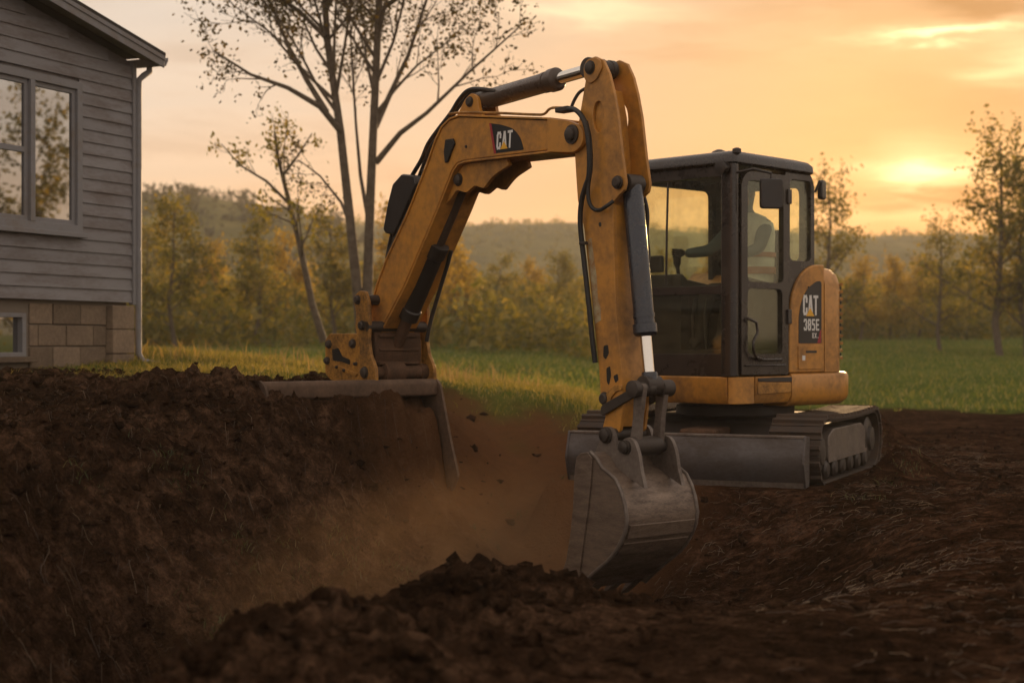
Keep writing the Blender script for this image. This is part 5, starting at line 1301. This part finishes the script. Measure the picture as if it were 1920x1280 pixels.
# (pixel x of the trunk, distance, prototype, height scale, label)
spots = [
 (330, 40, 1, 0.6, 'bare-branched tree nearest the corner of the house'),
 (480, 43, 4, 0.62, 'upright tree midway between the house and the leaning tree'),
 (405, 52, 2, 0.58, 'hazy golden tree between the two trunks left of the leaning tree'),
 (280, 55, 1, 0.62, 'dim tree tucked behind the house corner'),
 (545, 50, 0, 0.6, 'golden tree behind the leaning trunk'),
 (628, 46, 4, 0.64, 'olive tree right behind the double trunk'),
 (735, 48, 2, 0.74, 'golden tree seen behind the upper boom'),
 (800, 44, 0, 0.66, 'golden tree showing right of the boom cylinder'),
 (868, 50, 2, 0.56, 'broad golden tree in the gap between boom and arm'),
 (930, 58, 4, 0.5, 'paler olive tree right of centre in the gap'),
 (990, 66, 0, 0.55, 'distant golden tree left of the arm'),
 (1052, 60, 1, 0.52, 'dark olive tree touching the edge of the arm'),
 (1130, 62, 2, 0.55, 'tree hidden mostly behind the arm'),
 (1250, 64, 4, 0.6, 'tree seen through the windscreen beside the arm'),
 (1330, 60, 0, 0.6, 'tree seen through the windscreen near the corner post'),
 (1450, 62, 2, 0.62, 'tree seen through the cab door'),
 (1552, 52, 3, .86, 'thin-topped tree just right of the cab'),
 (1612, 60, 0, 0.56, 'low golden tree right of the engine hood'),
 (1668, 62, 2, 0.58, 'golden bushy tree left of the lone trunk'),
 (1763, 50, 3, 0.62, 'lone tree with a clear dark trunk on the meadow'),
 (1722, 66, 0, 0.6, 'golden tree behind and left of the lone trunk'),
 (1812, 64, 4, 0.6, 'tree between the lone trunk and the picture edge'),
 (1875, 46, 3, .98, 'tall airy tree at the right edge of the picture'),
 (1925, 46, 4, .92, 'dense tall olive tree cut by the right edge'),
 (1850, 70, 2, 0.66, 'golden tree behind the airy tree at right')]
gname = 'trees beyond the meadow'
KN = ['golden_tree', 'olive_tree', 'golden_tree', 'airy_tree', 'olive_tree']
for i, (px, Y, k, sc, lab) in enumerate(spots):
    x = (px - 960) / F * Y; loc = (x, Y, gz(x, Y) - .1)
    if k not in made:
        r_ = PR[k](KN[k], lab, loc, gname); made[k] = r_; r_.scale = (sc, sc, sc); r_.rotation_euler = (0, 0, i * 1.7)
    else: copy_tree(made[k], KN[k], lab, loc, i * 2.1, (sc * 1.08, sc), gname)
for i, (x, y, k) in enumerate(((18.5, 25.5, 3), (30, 28, 0))):
    copy_tree(made[k], KN[k], ['airy tree right of the picture, mirrored in the house window', 'golden tree right of the picture, mirrored in the house window', 'airy tree just outside the right edge, mirrored in the window', 'bushy olive tree farthest right, mirrored in the house window'][i], (x, y, gz(x, y) - .1), i * 1.3, (1.0, 1.1), 'trees right of the picture')
# undergrowth along the wood's edge: one leafy mass
g = np.random.default_rng(3)
n = 620; xx = g.uniform(-17, 26, n); yy = g.uniform(40, 74, n); ok = (xx / yy < .07) | (yy > 60)
xx, yy = xx[ok], yy[ok]
hgt = g.uniform(.2, 1.0, len(xx))
foliage_stuff('undergrowth', 'tangled golden undergrowth along the edge of the woods', np.stack([xx, yy, ground_z(xx, yy) + hgt], 1), g.uniform(.5, 1.0, len(xx)), 170, leaf_olive, 8, .10)
n = 900; xx = g.uniform(-40, 50, n); yy = g.uniform(72, 120, n)
foliage_stuff('woodland', 'hazy mass of trees at the foot of the hills', np.stack([xx, yy, ground_z(xx, yy) + g.uniform(.2, 1.6, n)], 1), g.uniform(.9, 1.7, n), 90, leaf_olive, 9, .14)

# ------------------------------------------------------------------ grass, weeds, soil crumbs, straw
def blades(name, label, x, y, h, wd, mat, seed, lean=.5, z=None):
    g = np.random.default_rng(seed); n = len(x)
    b0 = np.stack([x, y, (ground_z(x, y) if z is None else z) - .01], 1)
    a = g.uniform(0, 2 * math.pi, n); side = np.stack([np.cos(a), np.sin(a), 0 * a], 1)
    la = g.uniform(0, 2 * math.pi, n); ln = g.uniform(.1, 1, n) * lean
    ld = np.stack([np.cos(la) * ln, np.sin(la) * ln, np.ones(n)], 1)
    m_ = b0 + ld * (h * .55)[:, None]; tp = b0 + (ld * np.array([1.9, 1.9, .92])) * h[:, None]
    w = wd[:, None]
    v = np.stack([b0 - side * w, b0 + side * w, m_ + side * w * .7, m_ - side * w * .7, tp, tp], 1)[:, :5].reshape(-1, 3)
    k = np.arange(n)[:, None] * 5
    f = np.concatenate([k + np.array([[0, 1, 2]]), k + np.array([[0, 2, 3]]), k + np.array([[3, 2, 4]])])
    o = mesh_np(name, v, f, mat); tag(o, label, 'grass', kind='stuff'); return o
g = np.random.default_rng(12)
def scatter(n, x0, x1, y0, y1, fn):
    x = g.uniform(x0, x1, n); y = g.uniform(y0, y1, n); k = fn(x, y) > g.uniform(0, 1, n); return x[k], y[k]
x, y = scatter(60000, -5.5, 3.2, 13.2, 21, lambda x, y: grass_mask(x, y) ** 1.5)
bank_m = leafmat('bank_grass', (.12, .13, .028), (.21, .185, .042), .5, (.34, .27, .10))
blades('bank_grass', 'short sunlit grass along the top of the bank', x, y, g.uniform(.025, .08, len(x)) * (1 + .8 * (vnoise(x * 1.3, y * 1.3, 9) > .3)), np.full(len(x), .0045), bank_m, 31, .6)
x = g.uniform(-14, 24, 60000); y = 21 + 46 * g.uniform(0, 1, 60000) ** 1.6; k = grass_mask(x, y) > .5; x, y = x[k], y[k]
blades('meadow_grass', 'low green grass of the meadow', x, y, g.uniform(.05, .15, len(x)), np.full(len(x), .012), grass_mat, 32, .7)
dry = leafmat('dry_grass', (.20, .15, .07), (.30, .22, .10), .5, (.16, .13, .05))
x, y = scatter(2600, -5.2, 2.2, 15.2, 19.5, lambda x, y: grass_mask(x, y) * smoothstep(.1, .5, vnoise(x * 1.1, y * 1.1, 19)))
blades('tall_weeds', 'tall pale seed heads standing in the bank grass', x, y, g.uniform(.12, .30, len(x)), np.full(len(x), .006), dry, 33, .35)
grass_dim = leafmat('dull_grass', (.03, .045, .012), (.06, .075, .018), .35, (.14, .11, .05))
# tufts hanging on the trench walls and among the soil by the house
tx, ty = [], []
for cx, cy, r_, n in ((-1.95, 9.3, .14, 90), (-1.6, 8.5, .12, 80), (-1.55, 9.2, .16, 90), (-1.25, 9.6, .18, 120), (-1.05, 10.0, .16, 110), (-.75, 10.3, .16, 90), (-2.3, 8.6, .10, 50), (-3.9, 13.6, .5, 160), (-3.2, 13.9, .4, 160), (-2.7, 13.4, .3, 90), (-4.3, 12.9, .4, 120), (3.2, 12.75, .18, 70), (2.85, 12.2, .12, 40), (2.5, 11.3, .15, 30), (-.2, 11.9, .15, 50), (.1, 13.2, .2, 70), (3.75, 16.6, .2, 50), (.35, 12.9, .2, 60)):
    tx.append(g.normal(cx, r_ * .6, n)); ty.append(g.normal(cy, r_ * .6, n))
tx, ty = np.concatenate(tx), np.concatenate(ty)
blades('soil_tufts', 'small green tufts rooted in the dug soil', tx, ty, g.uniform(.02, .075, len(tx)), np.full(len(tx), .003), grass_dim, 34, .9)
x, y = scatter(5200, -4.6, -1.6, 11.6, 14.6, lambda x, y: smoothstep(.15, .45, vnoise(x * 2.1 + 4, y * 2.1, 29)) * smoothstep(11.6, 13.6, y))
blades('bank_tufts', 'ragged sunlit grass patches on the soil below the house', x, y, g.uniform(.02, .075, len(x)), np.full(len(x), .0035), bank_m, 35, .9)
# soil crumbs and clods
def ico(sub):
    bm = bmesh.new(); bmesh.ops.create_icosphere(bm, subdivisions=max(sub, 1), radius=1.0)
    v = np.array([q.co[:] for q in bm.verts]); bm.verts.index_update(); f = np.array([[q.index for q in fc.verts] for fc in bm.faces]); bm.free(); return v, f
def clods(name, label, x, y, sz, sub, mat, seed, sink=.25, z=None):
    g = np.random.default_rng(seed); v0, f0 = ico(sub); n = len(x)
    v = np.repeat(v0[None], n, 0) * (1 + .45 * g.normal(size=(n, len(v0), 1)).clip(-1.6, 1.6))
    v *= g.uniform(.45, 1.5, (n, 1, 3)); a = g.uniform(0, 6.28, n); ca, sa = np.cos(a)[:, None], np.sin(a)[:, None]
    vx = v[..., 0] * ca - v[..., 1] * sa; vy = v[..., 0] * sa + v[..., 1] * ca
    zz = ground_z(x, y) if z is None else z
    P_ = np.stack([vx * sz[:, None] + x[:, None], vy * sz[:, None] + y[:, None], v[..., 2] * (sz * .75)[:, None] + (zz + sz * (.5 - sink))[:, None]], -1)
    f = (f0[None] + (np.arange(n) * len(v0))[:, None, None]).reshape(-1, 3)
    o = mesh_np(name, P_.reshape(-1, 3), f, mat); tag(o, label, 'soil', kind='stuff'); return o
clod_m = pmat('crumbly_soil', (.030, .017, .010), .95, 0, .08, dirt=(.062, .036, .022), dirt_amt=.5, dirt_scale=6, bump=.6, bump_scale=60, var=.5)
def soil_w(x, y):
    s, D = trench_coords(x, y)
    sp_ = np.exp(-((D + 1.0) / .55) ** 2) * smoothstep(4.6, 3., s) * 1.0
    lb = smoothstep(.8, 1.8, D) * .5 + .3 * smoothstep(.2, .6, D) * smoothstep(9, 7, s)
    return np.clip(sp_ + lb + .16, 0, 1) * (1 - grass_mask(x, y)) * (1 - pad_mask(x, y)) * (1 - .85 * smoothstep(4.0, 6.0, s) * smoothstep(1.6, 1.0, np.abs(D)))
x, y = scatter(52000, -4.6, 6.5, 4.6, 20., soil_w)
sz = .007 + .036 * g.uniform(0, 1, len(x)) ** 4.5
clods('soil_clods', 'loose crumbs of dark soil over the spoil and banks', x, y, sz, 0, gm, 41)
x, y = scatter(1500, -1.4, 1.6, 4.8, 8.8, lambda x, y: np.exp(-((trench_coords(x, y)[1] + 1.05) / .5) ** 2))
clods('soil_lumps', 'bigger lumps of soil on the heap in the foreground', x, y, .015 + .05 * g.uniform(0, 1, len(x)) ** 4, 2, gm, 42, .35)
# straw and torn roots lying on the dirt
def fibres(name, label, x, y, L, wd, mat, seed, align=None, lift=.012):
    g = np.random.default_rng(seed); n = len(x); K = 5
    a = g.uniform(0, 6.28, n) if align is None else align + g.normal(size=n) * .8
    P_ = np.zeros((n, K, 2)); P_[:, 0] = np.stack([x, y], 1)
    for k in range(1, K):
        a = a + g.normal(size=n) * .24
        P_[:, k] = P_[:, k - 1] + np.stack([np.cos(a), np.sin(a)], 1) * (L / (K - 1))[:, None]
    Z = ground_z(P_[..., 0].ravel(), P_[..., 1].ravel()).reshape(n, K) + .004 + lift * g.uniform(0, 1, (n, K)) * np.array([.3, 1.2, 1.5, 1.2, .5])
    up = np.array([0, 0, 1.]); C_ = np.concatenate([P_, Z[..., None]], -1)
    w = wd[:, None, None]
    off = np.zeros_like(C_); off[..., 0] = -np.sin(a)[:, None]; off[..., 1] = np.cos(a)[:, None]; off[..., 2] = .6
    v = np.stack([C_ - off * w, C_ + off * w], 2).reshape(-1, 3)
    f = []
    base = (np.arange(n) * K * 2)[:, None]
    for k in range(K - 1): f.append(base + np.array([[2 * k, 2 * k + 1, 2 * k + 3, 2 * k + 2]]))
    o = mesh_np(name, v, np.concatenate(f), mat); tag(o, label, 'straw', kind='stuff'); return o
straw_m = leafmat('straw', (.05, .032, .02), (.075, .05, .03), .2, (.17, .12, .07))
x, y = scatter(9000, .4, 6.5, 5.0, 16.5, lambda x, y: (.25 + .75 * smoothstep(-.1, .5, vnoise(x * 1.2, y * 1.2, 71))) * (1 - pad_mask(x, y)) * smoothstep(.4, 1.6, x - .1 * (9 - y)))
fibres('straw', 'flattened straw and torn roots on the trampled dirt', x, y, g.uniform(.03, .13, len(x)), g.uniform(.0007, .0020, len(x)), straw_m, 51, align=.25, lift=.008)
root_m = leafmat('root', (.04, .025, .015), (.07, .045, .028), .1, (.16, .11, .06))
x, y = scatter(5200, -4.2, .4, 5.5, 12.5, lambda x, y: smoothstep(.3, .8, trench_coords(x, y)[1]) * .8)
fibres('root_fibres', 'thin roots and straw bits on the trench bank', x, y, g.uniform(.03, .12, len(x)), g.uniform(.0006, .0014, len(x)), root_m, 52)

# ------------------------------------------------------------------ air
def box_obj(name, x0, x1, y0, y1, z0, z1):
    v = [(x, y, z) for z in (z0, z1) for y in (y0, y1) for x in (x0, x1)]
    return mesh_np(name, v, [(0, 2, 3, 1), (4, 5, 7, 6), (0, 1, 5, 4), (2, 6, 7, 3), (0, 4, 6, 2), (1, 3, 7, 5)], bpy.data.materials.new(name))
hz = box_obj('haze', -1000, 1000, -90, 1600, -3, 32)
m = hz.data.materials[0]; m.use_nodes = True; t = m.node_tree; t.nodes.clear()
out = N(t, 'ShaderNodeOutputMaterial'); pv = N(t, 'ShaderNodeVolumePrincipled'); t.links.new(pv.outputs[0], out.inputs['Volume'])
pv.inputs['Color'].default_value = (.98, .92, .80, 1); pv.inputs['Density'].default_value = .0009; pv.inputs['Anisotropy'].default_value = .1
tag(hz, 'warm evening haze', 'haze', kind='stuff')
HAZE = True
# dust hanging in the trench
du = mesh_np('dust', *(lambda X: (X, [(0, 2, 3, 1), (4, 5, 7, 6), (0, 1, 5, 4), (2, 6, 7, 3), (0, 4, 6, 2), (1, 3, 7, 5)]))(
    [(x, y, z) for z in (-1.3, .55) for y in (6.2, 13.2) for x in (-2.4, 1.5)]), bpy.data.materials.new('dust'))
m = du.data.materials[0]; m.use_nodes = True; t = m.node_tree; t.nodes.clear()
out = N(t, 'ShaderNodeOutputMaterial'); pv = N(t, 'ShaderNodeVolumePrincipled'); t.links.new(pv.outputs[0], out.inputs['Volume'])
geo = N(t, 'ShaderNodeNewGeometry'); pos = geo.outputs['Position']
dp = VM(t, 'SUBTRACT', pos, (-.40, 9.6, -.30))
ea = M2(t, 'DIVIDE', VM(t, 'DOT_PRODUCT', dp, (.281, .960, 0)), 3.3); eb = M2(t, 'DIVIDE', VM(t, 'DOT_PRODUCT', dp, (-.96, .281, 0)), 1.0); ec = M2(t, 'DIVIDE', VM(t, 'DOT_PRODUCT', dp, (0, 0, 1)), .72)
cv = N(t, 'ShaderNodeCombineXYZ'); t.links.new(ea, cv.inputs[0]); t.links.new(eb, cv.inputs[1]); t.links.new(ec, cv.inputs[2])
rel_ = cv.outputs[0]
fall = RAMP(t, VM(t, 'LENGTH', rel_), [(.0, 1.), (.5, .55), (1., 0.)])
nz = RAMP(t, NOISE(t, pos, 2.2, 4, .6, 1.2), [(.38, 0.), (.66, 1.)])
t.links.new(M2(t, 'MULTIPLY', M2(t, 'MULTIPLY', fall, nz), .26), pv.inputs['Density'])
pv.inputs['Color'].default_value = (.92, .58, .30, 1); pv.inputs['Anisotropy'].default_value = .3
tag(du, 'orange dust drifting in the trench', 'dust', kind='stuff')
